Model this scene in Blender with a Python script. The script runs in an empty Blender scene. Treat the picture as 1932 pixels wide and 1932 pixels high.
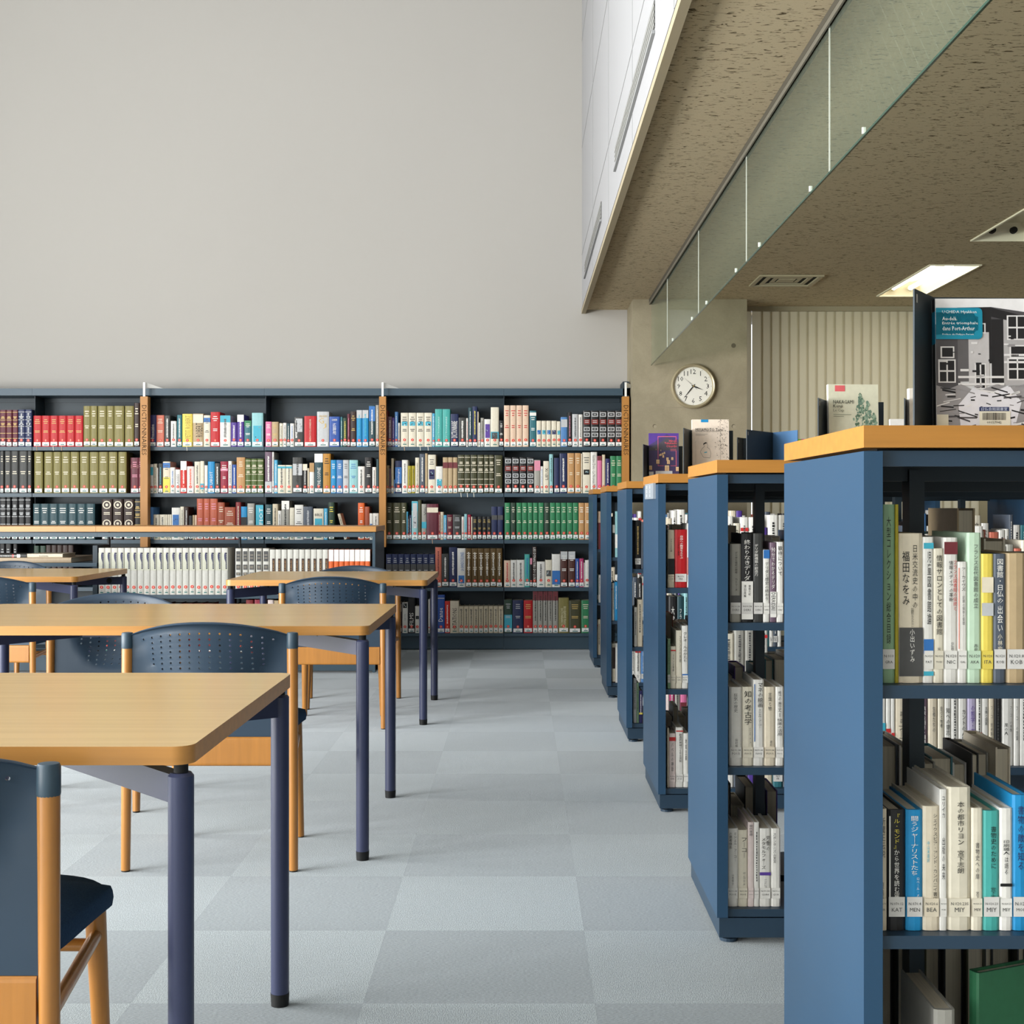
import bpy, bmesh, math, random
from mathutils import Vector, Matrix, Euler
R = random.Random(7)
SC = bpy.context.scene
COL = SC.collection
# ------------------------------------------------------------------ camera, light, exposure
F, VX, VY, H = 2548.0, 982.0, 955.0, 1.072      # focal length and vanishing point in pixels of the 1932 frame, eye height
cam_d = bpy.data.cameras.new('camera')
cam = bpy.data.objects.new('camera', cam_d); COL.objects.link(cam)
cam.location = (0, 0, H); cam.rotation_euler = (math.pi/2, 0, 0)
cam_d.sensor_width = 36; cam_d.lens = 36*F/1932
cam_d.shift_x = -(VX-966)/1932; cam_d.shift_y = -(966-VY)/1932
cam_d.clip_start = .05
SC.camera = cam
SC.view_settings.view_transform = 'Standard'
SC.view_settings.look = 'None'
SC.view_settings.gamma = 1.0
SC.view_settings.exposure = 0.12
SC.view_settings.use_curve_mapping = False
SC.cycles.use_denoising = True
SC.cycles.max_bounces = 10
SC.cycles.diffuse_bounces = 5
SC.cycles.transparent_max_bounces = 12
SC.cycles.caustics_reflective = False
SC.cycles.caustics_refractive = False
world = bpy.data.worlds.new('sky'); SC.world = world; world.use_nodes = True
world.node_tree.nodes['Background'].inputs[0].default_value = (.80, .90, 1, 1)
world.node_tree.nodes['Background'].inputs[1].default_value = 1.0
def area(name, loc, rot, sx, sy, power, colr):
    l = bpy.data.lights.new(name, 'AREA'); l.shape = 'RECTANGLE'; l.size = sx; l.size_y = sy; l.energy = power; l.color = colr
    o = bpy.data.objects.new(name, l); o.location = loc; o.rotation_euler = rot; COL.objects.link(o); return o
P2 = math.pi/2
# daylight through the tall windows of the left wall, plus an added uplight at each
for yy, pw, gb in ((-2.5, 390, 240), (.9, 540, 340), (4.3, 235, 320)):
    area('window_daylight', (-6.86, yy, 2.41), (0, -P2, 0), 4.56, 2.9, pw, (.95, .98, 1.0))
    area('added_ceiling_uplight', (-6.84, yy, .8), (0, -P2-.7, 0), 1.3, 2.9, gb, (1.0, .97, .90))     # added lamp without a seen source, tilted up to brighten the low ceiling
# ------------------------------------------------------------------ materials
def lin(c): return c/12.92 if c <= .04045 else ((c+.055)/1.055)**2.4
def rgb(h):
    h = h.lstrip('#'); return tuple(lin(int(h[i:i+2], 16)/255) for i in (0, 2, 4)) + (1,)
MATS = {}
def pmat(name, hexc, rough=.5, spec=.5, metal=0, var=.0, vscale=(8, 8, 8), bump=0, bscale=200, coat=0):
    if name in MATS: return MATS[name]
    m = bpy.data.materials.new(name); m.use_nodes = True; nt = m.node_tree; b = nt.nodes['Principled BSDF']
    c = rgb(hexc)
    b.inputs['Base Color'].default_value = c; b.inputs['Roughness'].default_value = rough
    b.inputs['Specular IOR Level'].default_value = spec; b.inputs['Metallic'].default_value = metal
    b.inputs['Coat Weight'].default_value = coat; b.inputs['Coat Roughness'].default_value = .12
    tc = nt.nodes.new('ShaderNodeTexCoord')
    if var:
        mp = nt.nodes.new('ShaderNodeMapping'); mp.inputs['Scale'].default_value = vscale
        nz = nt.nodes.new('ShaderNodeTexNoise'); nz.inputs['Scale'].default_value = 1; nz.inputs['Detail'].default_value = 5
        cr = nt.nodes.new('ShaderNodeMapRange'); cr.inputs[1].default_value = .3; cr.inputs[2].default_value = .7
        cr.inputs[3].default_value = 1-var; cr.inputs[4].default_value = 1+var
        mx = nt.nodes.new('ShaderNodeVectorMath'); mx.operation = 'SCALE'; mx.inputs[0].default_value = c[:3]
        nt.links.new(tc.outputs['Object'], mp.inputs[0]); nt.links.new(mp.outputs[0], nz.inputs['Vector'])
        nt.links.new(nz.outputs['Fac'], cr.inputs[0]); nt.links.new(cr.outputs[0], mx.inputs['Scale'])
        nt.links.new(mx.outputs[0], b.inputs['Base Color'])
    if bump:
        n2 = nt.nodes.new('ShaderNodeTexNoise'); n2.inputs['Scale'].default_value = bscale; n2.inputs['Detail'].default_value = 3
        bp = nt.nodes.new('ShaderNodeBump'); bp.inputs['Strength'].default_value = bump; bp.inputs['Distance'].default_value = .002
        nt.links.new(tc.outputs['Object'], n2.inputs['Vector']); nt.links.new(n2.outputs['Fac'], bp.inputs['Height'])
        nt.links.new(bp.outputs[0], b.inputs['Normal'])
    MATS[name] = m; return m
def M(key):
    """a cover or ink colour: '#rrggbb' -> a softly glossy, faintly mottled print material"""
    if not isinstance(key, str): return key
    if key in MATS: return MATS[key]
    return pmat(key, key, .5, .4, var=.05, vscale=(60, 60, 60))
grey_wall = pmat('painted plaster', '#aaa7a2', .9, .2, var=.012, vscale=(.7, .7, .7), bump=.05, bscale=300)
white_panel = pmat('white wall panel', '#a3a3a5', .6, .3)
dim_wall = pmat('rear wall', '#e4e1da', .9, .2)
joint = pmat('panel joint', '#8f9090', .8, .2)
trimtan = pmat('soffit edge', '#a59a82', .7, .2)
slot = pmat('air slot', '#6f6f6c', .7, .2)
dark = pmat('cavity shade', '#101314', .8, .2)  # near black, the shade of gaps and hollows put into a colour
steel = pmat('painted steel', '#354a58', .42, .4, bump=.05, bscale=700)       # wall bookcase, slate blue
steel_shade = pmat('painted steel shaded', '#2a3740', .5, .4)  # darker copy of the painted steel, shade inside the cases put in
gblue = pmat('blue end panel', '#1e415d', .42, .5, bump=.06, bscale=900)
gsteel = pmat('blue shelf steel', '#22384b', .42, .45)
beech_edge = pmat('beech edge', '#ba8340', .36, .5, var=.10, vscale=(3, 40, 60))
beech_cap = pmat('beech shelf top', '#ab7531', .4, .5, var=.10, vscale=(3, 40, 60))
beech_top = pmat('beech laminate', '#d1ad6d', .2, .5, var=.06, vscale=(1.5, 60, 60))
chairwood = pmat('chair beech', '#a8702f', .32, .5, var=.10, vscale=(60, 60, 4), coat=.2)
plast = pmat('slate blue plastic', '#253748', .38, .45, bump=.05, bscale=1500)
capm = pmat('blue post cap', '#334653', .45, .45)
legm = pmat('navy table leg', '#2f3552', .4, .45, bump=.05, bscale=900)
black = pmat('black rubber', '#121314', .6, .3)
fabric = pmat('navy seat fabric', '#2a425c', .95, .1, var=.15, vscale=(300, 300, 300), bump=.4, bscale=700)
chrome = pmat('brushed metal', '#c4c4c0', .35, .5, metal=.6)
bracket = pmat('white bracket', '#e4e4e0', .5, .4)
page = pmat('page edges', '#cfc6b2', .9, .1, var=.08, vscale=(400, 4, 4))
standm = pmat('dark display plate', '#2b3740', .5, .4)
standlit = pmat('lit display plate', '#4d729a', .5, .4)  # lit copy of the dark plate, light from the left put into its colour
clockrim = pmat('clock rim', '#b9ae90', .32, .5, metal=.35)
clockface = pmat('clock face', '#e6e4da', .5, .3)
ink = pmat('ink', '#15161a', .6, .3)
ribbon = pmat('ribbon', '#b89a80', .8, .2)
ribbonw = pmat('white ribbon', '#dcd8cc', .8, .2)
ribbonr = pmat('red ribbon', '#a81626', .8, .2)
def carpet():
    m = bpy.data.materials.new('carpet tiles'); m.use_nodes = True; nt = m.node_tree; N = nt.nodes; L = nt.links
    b = N['Principled BSDF']; b.inputs['Roughness'].default_value = .95; b.inputs['Specular IOR Level'].default_value = .15; b.inputs['Sheen Weight'].default_value = .5; b.inputs['Sheen Roughness'].default_value = .4; b.inputs['Sheen Tint'].default_value = (.9, .95, 1, 1)
    tc = N.new('ShaderNodeTexCoord')
    mp = N.new('ShaderNodeMapping'); mp.inputs['Location'].default_value = (-.160/.5+20, -2.911/.5+40, 0); mp.inputs['Scale'].default_value = (2, 2, 2)
    L.new(tc.outputs['Object'], mp.inputs[0])
    fl = N.new('ShaderNodeVectorMath'); fl.operation = 'FLOOR'; L.new(mp.outputs[0], fl.inputs[0])
    fr = N.new('ShaderNodeVectorMath'); fr.operation = 'FRACTION'; L.new(mp.outputs[0], fr.inputs[0])
    sx = N.new('ShaderNodeSeparateXYZ'); L.new(fl.outputs[0], sx.inputs[0])
    ad = N.new('ShaderNodeMath'); L.new(sx.outputs[0], ad.inputs[0]); L.new(sx.outputs[1], ad.inputs[1])
    md = N.new('ShaderNodeMath'); md.operation = 'MODULO'; md.inputs[1].default_value = 2; L.new(ad.outputs[0], md.inputs[0])
    wn = N.new('ShaderNodeTexWhiteNoise'); wn.noise_dimensions = '2D'; L.new(fl.outputs[0], wn.inputs['Vector'])
    # the pile runs along x in one tile and along y in the next
    pile = []
    for s in ((430, 120, 1), (120, 430, 1)):
        mm = N.new('ShaderNodeMapping'); mm.inputs['Scale'].default_value = s; L.new(tc.outputs['Object'], mm.inputs[0])
        nz = N.new('ShaderNodeTexNoise'); nz.inputs['Scale'].default_value = 1; nz.inputs['Detail'].default_value = 4; L.new(mm.outputs[0], nz.inputs['Vector']); pile.append(nz)
    pm = N.new('ShaderNodeMix'); L.new(md.outputs[0], pm.inputs[0]); L.new(pile[0].outputs['Fac'], pm.inputs[2]); L.new(pile[1].outputs['Fac'], pm.inputs[3])
    c = N.new('ShaderNodeMix'); c.data_type = 'RGBA'
    c.inputs[6].default_value = rgb('#929b9d'); c.inputs[7].default_value = rgb('#7b8486')
    L.new(md.outputs[0], c.inputs[0])
    v = N.new('ShaderNodeMapRange'); v.inputs[3].default_value = .93; v.inputs[4].default_value = 1.05; L.new(wn.outputs[0], v.inputs[0])
    big = N.new('ShaderNodeTexNoise'); big.inputs['Scale'].default_value = 1.1; L.new(tc.outputs['Object'], big.inputs['Vector'])
    bv = N.new('ShaderNodeMapRange'); bv.inputs[1].default_value = .3; bv.inputs[2].default_value = .7; bv.inputs[3].default_value = .95; bv.inputs[4].default_value = 1.05; L.new(big.outputs['Fac'], bv.inputs[0])
    pv = N.new('ShaderNodeMapRange'); pv.inputs[1].default_value = .3; pv.inputs[2].default_value = .7; pv.inputs[3].default_value = .74; pv.inputs[4].default_value = 1.26; L.new(pm.outputs[0], pv.inputs[0])
    m1 = N.new('ShaderNodeMath'); m1.operation = 'MULTIPLY'; L.new(v.outputs[0], m1.inputs[0]); L.new(pv.outputs[0], m1.inputs[1])
    m2 = N.new('ShaderNodeMath'); m2.operation = 'MULTIPLY'; L.new(m1.outputs[0], m2.inputs[0]); L.new(bv.outputs[0], m2.inputs[1])
    # thin seams between tiles
    sf = N.new('ShaderNodeSeparateXYZ'); L.new(fr.outputs[0], sf.inputs[0])
    mn = N.new('ShaderNodeMath'); mn.operation = 'MINIMUM'; L.new(sf.outputs[0], mn.inputs[0]); L.new(sf.outputs[1], mn.inputs[1])
    sm = N.new('ShaderNodeMapRange'); sm.inputs[1].default_value = .0; sm.inputs[2].default_value = .006; sm.inputs[3].default_value = .88; sm.inputs[4].default_value = 1; L.new(mn.outputs[0], sm.inputs[0])
    m3 = N.new('ShaderNodeMath'); m3.operation = 'MULTIPLY'; L.new(m2.outputs[0], m3.inputs[0]); L.new(sm.outputs[0], m3.inputs[1])
    vm = N.new('ShaderNodeVectorMath'); vm.operation = 'SCALE'; L.new(c.outputs[2], vm.inputs[0]); L.new(m3.outputs[0], vm.inputs['Scale'])
    L.new(vm.outputs[0], b.inputs['Base Color'])
    bp = N.new('ShaderNodeBump'); bp.inputs['Strength'].default_value = .35; bp.inputs['Distance'].default_value = .003
    L.new(pm.outputs[0], bp.inputs['Height']); L.new(bp.outputs[0], b.inputs['Normal'])
    return m
def fissured():
    m = bpy.data.materials.new('fissured ceiling board'); m.use_nodes = True; nt = m.node_tree; N = nt.nodes; L = nt.links
    b = N['Principled BSDF']; b.inputs['Roughness'].default_value = .9; b.inputs['Specular IOR Level'].default_value = .1
    tc = N.new('ShaderNodeTexCoord')
    def noise(s, det, dist=0):
        mm = N.new('ShaderNodeMapping'); mm.inputs['Scale'].default_value = s; L.new(tc.outputs['Object'], mm.inputs[0])
        nz = N.new('ShaderNodeTexNoise'); nz.inputs['Scale'].default_value = 1; nz.inputs['Detail'].default_value = det; nz.inputs['Distortion'].default_value = dist; L.new(mm.outputs[0], nz.inputs['Vector']); return nz
    a = noise((30, 105, 1), 3, .8)
    r = N.new('ShaderNodeMapRange'); r.inputs[1].default_value = .60; r.inputs[2].default_value = .645; r.inputs[3].default_value = 0; r.inputs[4].default_value = 1; L.new(a.outputs['Fac'], r.inputs[0])
    g = noise((420, 420, 1), 2)
    gr = N.new('ShaderNodeMapRange'); gr.inputs[3].default_value = .88; gr.inputs[4].default_value = 1.1; L.new(g.outputs['Fac'], gr.inputs[0])
    c = N.new('ShaderNodeMix'); c.data_type = 'RGBA'; c.inputs[6].default_value = rgb('#c6b89c'); c.inputs[7].default_value = rgb('#574c39'); L.new(r.outputs[0], c.inputs[0])
    vm = N.new('ShaderNodeVectorMath'); vm.operation = 'SCALE'; L.new(c.outputs[2], vm.inputs[0]); L.new(gr.outputs[0], vm.inputs['Scale'])
    L.new(vm.outputs[0], b.inputs['Base Color'])
    return m
def concrete():
    m = bpy.data.materials.new('fair faced concrete'); m.use_nodes = True; nt = m.node_tree; N = nt.nodes; L = nt.links
    b = N['Principled BSDF']; b.inputs['Roughness'].default_value = .8; b.inputs['Specular IOR Level'].default_value = .2
    tc = N.new('ShaderNodeTexCoord')
    n1 = N.new('ShaderNodeTexNoise'); n1.inputs['Scale'].default_value = 2.6; n1.inputs['Detail'].default_value = 8; n1.inputs['Roughness'].default_value = .65; n1.inputs['Distortion'].default_value = .5
    L.new(tc.outputs['Object'], n1.inputs['Vector'])
    n2 = N.new('ShaderNodeTexNoise'); n2.inputs['Scale'].default_value = 120; n2.inputs['Detail'].default_value = 3; L.new(tc.outputs['Object'], n2.inputs['Vector'])
    c = N.new('ShaderNodeMix'); c.data_type = 'RGBA'; c.inputs[6].default_value = rgb('#877f6a'); c.inputs[7].default_value = rgb('#a29982')
    r = N.new('ShaderNodeMapRange'); r.inputs[1].default_value = .3; r.inputs[2].default_value = .7; L.new(n1.outputs['Fac'], r.inputs[0]); L.new(r.outputs[0], c.inputs[0])
    gr = N.new('ShaderNodeMapRange'); gr.inputs[3].default_value = .92; gr.inputs[4].default_value = 1.08; L.new(n2.outputs['Fac'], gr.inputs[0])
    vm = N.new('ShaderNodeVectorMath'); vm.operation = 'SCALE'; L.new(c.outputs[2], vm.inputs[0]); L.new(gr.outputs[0], vm.inputs['Scale'])
    L.new(vm.outputs[0], b.inputs['Base Color'])
    return m
def wired_glass():
    m = bpy.data.materials.new('wired glass'); m.use_nodes = True; nt = m.node_tree; N = nt.nodes; L = nt.links
    N.remove(N['Principled BSDF']); out = N['Material Output']
    t = N.new('ShaderNodeBsdfTransparent'); t.inputs[0].default_value = (.80, .86, .80, 1)
    d = N.new('ShaderNodeBsdfDiffuse'); d.inputs[0].default_value = rgb('#b4c0ac')
    g = N.new('ShaderNodeBsdfGlossy'); g.inputs[0].default_value = (1, 1, 1, 1); g.inputs['Roughness'].default_value = .06
    lw = N.new('ShaderNodeLayerWeight'); lw.inputs[0].default_value = .5
    pw = N.new('ShaderNodeMath'); pw.operation = 'POWER'; pw.inputs[1].default_value = 5; L.new(lw.outputs['Facing'], pw.inputs[0])
    fz = N.new('ShaderNodeMapRange'); fz.inputs[3].default_value = .04; fz.inputs[4].default_value = .45; L.new(pw.outputs[0], fz.inputs[0])
    tc = N.new('ShaderNodeTexCoord'); mm = N.new('ShaderNodeMapping'); mm.inputs['Rotation'].default_value = (math.radians(45), 0, 0); L.new(tc.outputs['Object'], mm.inputs[0])
    sp = N.new('ShaderNodeSeparateXYZ'); L.new(mm.outputs[0], sp.inputs[0])
    ws = []
    for k in (1, 2):
        w = N.new('ShaderNodeMath'); w.operation = 'PINGPONG'; w.inputs[1].default_value = .025; L.new(sp.outputs[k], w.inputs[0])
        lt = N.new('ShaderNodeMath'); lt.operation = 'LESS_THAN'; lt.inputs[1].default_value = .0009; L.new(w.outputs[0], lt.inputs[0]); ws.append(lt)
    mx = N.new('ShaderNodeMath'); mx.operation = 'MAXIMUM'; L.new(ws[0].outputs[0], mx.inputs[0]); L.new(ws[1].outputs[0], mx.inputs[1])
    fac = N.new('ShaderNodeMapRange'); fac.inputs[3].default_value = .12; fac.inputs[4].default_value = .2; L.new(mx.outputs[0], fac.inputs[0])
    a = N.new('ShaderNodeMixShader'); L.new(fac.outputs[0], a.inputs[0]); L.new(t.outputs[0], a.inputs[1]); L.new(d.outputs[0], a.inputs[2])
    c = N.new('ShaderNodeMixShader'); L.new(fz.outputs[0], c.inputs[0]); L.new(a.outputs[0], c.inputs[1]); L.new(g.outputs[0], c.inputs[2])
    L.new(c.outputs[0], out.inputs[0]); return m
def translucent(hexc, fac):
    m = bpy.data.materials.new('blind fabric'); m.use_nodes = True; nt = m.node_tree; N = nt.nodes; L = nt.links
    N.remove(N['Principled BSDF']); out = N['Material Output']
    d = N.new('ShaderNodeBsdfDiffuse'); d.inputs[0].default_value = rgb(hexc)
    t = N.new('ShaderNodeBsdfTranslucent'); t.inputs[0].default_value = rgb(hexc)
    x = N.new('ShaderNodeMixShader'); x.inputs[0].default_value = fac
    L.new(d.outputs[0], x.inputs[1]); L.new(t.outputs[0], x.inputs[2]); L.new(x.outputs[0], out.inputs[0]); return m
def emit(name, hexc, s):
    m = bpy.data.materials.new(name); m.use_nodes = True; nt = m.node_tree; N = nt.nodes
    N.remove(N['Principled BSDF']); e = N.new('ShaderNodeEmission'); e.inputs[0].default_value = rgb(hexc); e.inputs[1].default_value = s
    nt.links.new(e.outputs[0], N['Material Output'].inputs[0]); return m
# ------------------------------------------------------------------ mesh building
class MB:
    def __init__(s): s.v, s.f, s.m = [], [], []
    def add(s, vs, fs, mat, xf=None):
        b = len(s.v); s.v += [tuple(xf @ Vector(v)) for v in vs] if xf else [tuple(v) for v in vs]
        s.f += [tuple(b+i for i in f) for f in fs]; s.m += [mat]*len(fs) if not isinstance(mat, list) else mat; return s
    def box(s, x0, x1, y0, y1, z0, z1, mat, xf=None):
        vs = [(x0,y0,z0),(x1,y0,z0),(x1,y1,z0),(x0,y1,z0),(x0,y0,z1),(x1,y0,z1),(x1,y1,z1),(x0,y1,z1)]
        return s.add(vs, [(0,3,2,1),(4,5,6,7),(0,1,5,4),(1,2,6,5),(2,3,7,6),(3,0,4,7)], mat, xf)
    def prism(s, pts, z0, z1, mat, cap=None, xf=None):
        n = len(pts); vs = [(x,y,z0) for x,y in pts]+[(x,y,z1) for x,y in pts]
        fs = [(i,(i+1)%n,n+(i+1)%n,n+i) for i in range(n)]+[tuple(range(n-1,-1,-1)), tuple(range(n,2*n))]
        return s.add(vs, fs, [mat]*n+[cap or mat]*2, xf)
    def cyl(s, p0, p1, r0, r1, mat, n=16, cap=None):
        p0, p1 = Vector(p0), Vector(p1); d = (p1-p0).normalized(); a = d.orthogonal().normalized(); c = d.cross(a)
        vs = []
        for p, r in ((p0, r0), (p1, r1)):
            vs += [p+(a*math.cos(2*math.pi*i/n)+c*math.sin(2*math.pi*i/n))*r for i in range(n)]
        fs = [(i,(i+1)%n,n+(i+1)%n,n+i) for i in range(n)]+[tuple(range(n-1,-1,-1)), tuple(range(n,2*n))]
        return s.add(vs, fs, [mat]*n+[cap or mat]*2)
    def lathe(s, prof, mat, n=32, xf=None):
        k = len(prof); vs = [(r*math.cos(2*math.pi*i/n), r*math.sin(2*math.pi*i/n), z) for r, z in prof for i in range(n)]
        fs = [(j*n+i, j*n+(i+1)%n, (j+1)*n+(i+1)%n, (j+1)*n+i) for j in range(k-1) for i in range(n)]
        return s.add(vs, fs, mat, xf)
    def ext(s, o, xf=None):
        b = len(s.v); s.v += [tuple(xf @ Vector(v)) for v in o.v] if xf else o.v
        s.f += [tuple(b+i for i in f) for f in o.f]; s.m += o.m; return s
    def build(s, name, parent=None, loc=None, smooth=None, mats=None):
        me = bpy.data.meshes.new(name); me.from_pydata(s.v, [], s.f)
        ids = {}
        for i, mk in enumerate(s.m):
            k = mk if isinstance(mk, str) else mk.name
            if k not in ids: ids[k] = len(ids); me.materials.append(M(mk))
            me.polygons[i].material_index = ids[k]
        if smooth:
            bm = bmesh.new(); bm.from_mesh(me)
            for f in bm.faces: f.smooth = True
            for e in bm.edges:
                if len(e.link_faces) == 2 and e.calc_face_angle(0) > smooth: e.smooth = False
            bm.to_mesh(me); bm.free()
        o = bpy.data.objects.new(name, me); COL.objects.link(o)
        if loc: o.location = loc
        if parent: o.parent = parent
        return o
def tag(o, label, cat, group=None, kind=None):
    o['label'] = label; o['category'] = cat
    if group: o['group'] = group
    if kind: o['kind'] = kind
    return o
def thing(name, label, cat, loc=(0,0,0), rz=0, group=None):
    o = bpy.data.objects.new(name, None); COL.objects.link(o); o.location = loc; o.rotation_euler = (0,0,rz)
    return tag(o, label, cat, group)
def struct(o): o['kind'] = 'structure'; return o
def copy_tree(o, parent=None):
    c = o.copy(); COL.objects.link(c)
    if parent: c.parent = parent
    for ch in [x for x in o.children]: copy_tree(ch, c)
    return c
def px(x, Y): return (x-VX)*Y/F
def pz(y, Y): return H-(y-VY)*Y/F
# lettering: glyph outlines as flat faces
_tc = bpy.data.curves.new('lettering', 'FONT'); _tc.resolution_u = 1; _to = bpy.data.objects.new('lettering', _tc)
_cache = {}
def glyphs(body, off=0, lh=1.0):
    k = (body, off, lh)
    if k not in _cache:
        _tc.body = body; _tc.offset = off; _tc.space_line = lh; _tc.align_x = 'CENTER' if '\n' in body else 'LEFT'
        me = _to.to_mesh(); vs = [(v.co.x, v.co.y) for v in me.vertices]; fs = [tuple(p.vertices) for p in me.polygons]; _to.to_mesh_clear()
        if not vs: vs, fs = [(0,0),(1,0),(1,1)], []
        x0 = min(v[0] for v in vs); x1 = max(v[0] for v in vs); y0 = min(v[1] for v in vs); y1 = max(v[1] for v in vs)
        _cache[k] = ([((x-(x0+x1)/2), (y-(y0+y1)/2)) for x, y in vs], fs, max(x1-x0, 1e-3), max(y1-y0, 1e-3))
    return _cache[k]
def text(mb, body, cx, cz, w, h, mat, y=-.0008, rot=0, off=0, stretch=False, lh=1.0, yslope=0):
    """flat lettering facing -y, fitted in a box w x h around (cx, cz); rot 90 reads upward, -90 downward"""
    vs, fs, gw, gh = glyphs(body, off, lh)
    if abs(rot) == 90: fw, fh = w/gh, h/gw
    else: fw, fh = w/gw, h/gh
    if not stretch: fw = fh = min(fw, fh)
    out = []
    for x, z in vs:
        if rot == 90: x, z = -z, x
        elif rot == -90: x, z = z, -x
        out.append((cx+x*fw, y, cz+z*fh))
    mb.add(out, fs, mat)
def vert(s): return '\n'.join(s.replace('ー', '｜').replace(' ', '　'))
def ordn(n):
    a = 'zeroth first second third fourth fifth sixth seventh eighth ninth tenth eleventh twelfth thirteenth fourteenth fifteenth sixteenth seventeenth eighteenth nineteenth'.split()
    if n < 20: return a[n]
    t = {2: 'twent', 3: 'thirt', 4: 'fort'}[n//10]
    return t+'ieth' if n % 10 == 0 else t+'y-'+a[n % 10]
# ------------------------------------------------------------------ the room
YW = 10.35                                   # grey end wall
XB, ZC = .4716, 2.577                        # white bulkhead plane, low ceiling height
struct(MB().box(-7, 7, -5, 10.7, -.1, 0, carpet()).build('floor'))
struct(MB().box(-7, .8335, YW, YW+.2, 0, 5.75, grey_wall).build('wall_back'))
struct(MB().box(-7, XB, -5, YW, 5.7, 5.85, white_panel).build('ceiling'))
# left wall with three tall window openings
mb = MB(); ys = [-5, -3.95, -1.05, -.55, 2.35, 2.85, 5.75, YW]
for i in range(0, 7, 2): mb.box(-7.1, -6.95, ys[i], ys[i+1], 0, 5.7, grey_wall)
for i in (1, 3, 5): mb.box(-7.1, -6.95, ys[i], ys[i+1], 0, .12, grey_wall).box(-7.1, -6.95, ys[i], ys[i+1], 4.7, 5.7, grey_wall)
struct(mb.build('wall_left'))
for n, i in enumerate((1, 3, 5)):
    mb = MB(); a, b = ys[i], ys[i+1]
    for y0, y1 in ((a, a+.06), (b-.06, b), ((a+b)/2-.03, (a+b)/2+.03)): mb.box(-7.08, -7.0, y0, y1, .12, 4.7, chrome)
    for z0 in (.12, 2.4, 4.64): mb.box(-7.08, -7.0, a, b, z0, z0+.06, chrome)
    struct(mb.build('window_%d' % (n+2)))
# wall behind the viewer
mb = MB(); mb.box(-7, 7, -5.1, -4.95, 0, 5.7, dim_wall)
struct(mb.build('wall_front'))
struct(MB().box(6.6, 6.8, -5, 10.7, 0, ZC+.15, grey_wall).build('wall_right'))
# white bulkhead above the low ceiling, with joints and air slots
mb = MB(); mb.box(XB, XB+.2, -5, YW, ZC+.02, 5.7, white_panel)
J = .0016
for z in (3.0, 3.82, 4.64): mb.box(XB-J, XB, -5, YW, z-.003, z+.003, joint)
for y in (1.05, 2.595, 4.14, 5.685, 7.23, 8.775):
    mb.box(XB-J, XB, y-.0025, y+.0025, ZC+.02, 2.997, joint); mb.box(XB-J, XB, y-.0025, y+.0025, 3.003, 5.7, joint)
struct(mb.build('wall_bulkhead'))
struct(MB().box(XB-.004, XB+.028, -5, YW, ZC-.03, ZC, trimtan).build('trim_1'))
for n, (a, b) in enumerate(((4.73, 6.69), (7.85, 9.84))):
    t = thing('air_vent', ('long' if n == 0 else 'far short-looking')+' slotted air grille in the white bulkhead, '+('nearer of two' if n == 0 else 'beside the grey wall'), 'air vent', (XB, (a+b)/2, 2.79), 0, 'air grilles in the bulkhead')
    mb = MB(); h = (b-a)/2
    mb.box(-.004, -.001, -h, h, -.04, .055, slot); mb.build('slot_plate', t)
    mb = MB()
    for z in (-.034, -.012, .010, .032): mb.box(-.006, -.002, -h, h, z, z+.009, pmat('grille bar', '#9d9d9a', .6, .3))
    mb.build('grille', t)
    MB().box(-.012, -.001, -h, h, -.062, -.05, joint).build('lip', t)
# low fissured ceiling with the two light recesses cut out
ceil = MB(); fis = fissured()
xs = [XB+.028, 2.557, 2.862, 6.6]; yv = [-5, 6.40, 7.63, 8.42, 9.645, 10.7]
for i in range(3):
    for j in range(5):
        if i == 1 and j in (1, 3): continue
        ceil.add([(xs[i], yv[j], ZC), (xs[i+1], yv[j], ZC), (xs[i+1], yv[j+1], ZC), (xs[i], yv[j+1], ZC)], [(0, 3, 2, 1)], fis)
ceil.box(XB+.2, 6.6, -5, 10.7, ZC+.2, ZC+.3, grey_wall)
struct(ceil.build('ceiling_low'))
lamp_on = emit('fluorescent tube', '#fff3d8', 9); housing = pmat('lamp housing', '#e9e4cf', .4, .4)
for n, (a, b, on) in enumerate(((8.42, 9.645, True), (6.40, 7.63, False))):
    t = thing('ceiling_light', 'recessed ceiling light with two lit tubes' if on else 'unlit recessed ceiling light without tubes', 'ceiling light', (2.7095, (a+b)/2, ZC), 0, 'recessed ceiling lights')
    w, h = .1525, (b-a)/2; mb = MB()
    vs = [(-w,-h,0),(w,-h,0),(w,h,0),(-w,h,0),(-w+.04,-h+.03,.09),(w-.04,-h+.03,.09),(w-.04,h-.03,.09),(-w+.04,h-.03,.09)]
    mb.add(vs, [(0,4,5,1),(1,5,6,2),(2,6,7,3),(3,7,4,0),(4,7,6,5)], housing); mb.build('housing', t)
    mb = MB()
    for x0, x1, y0, y1 in ((-w-.012,-w,-h-.012,h+.012),(w,w+.012,-h-.012,h+.012),(-w,w,-h-.012,-h),(-w,w,h,h+.012)): mb.box(x0, x1, y0, y1, -.008, .002, housing)
    mb.build('rim', t)
    for x in (-.06, .06):
        for s in (-1, 1): MB().cyl((x, s*(h-.035), .045), (x, s*(h-.06), .045), .02, .018, housing if on else black, 12).build('lamp_holder', t)
        if on: MB().cyl((x, -h+.06, .045), (x, h-.06, .045), .0145, .0145, lamp_on, 14).build('tube', t)
t = thing('ceiling_vent', 'square stepped air diffuser in the low ceiling near the column', 'air vent', (1.765, 8.985, ZC))
frame = pmat('diffuser metal', '#b0a68c', .5, .4)
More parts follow.
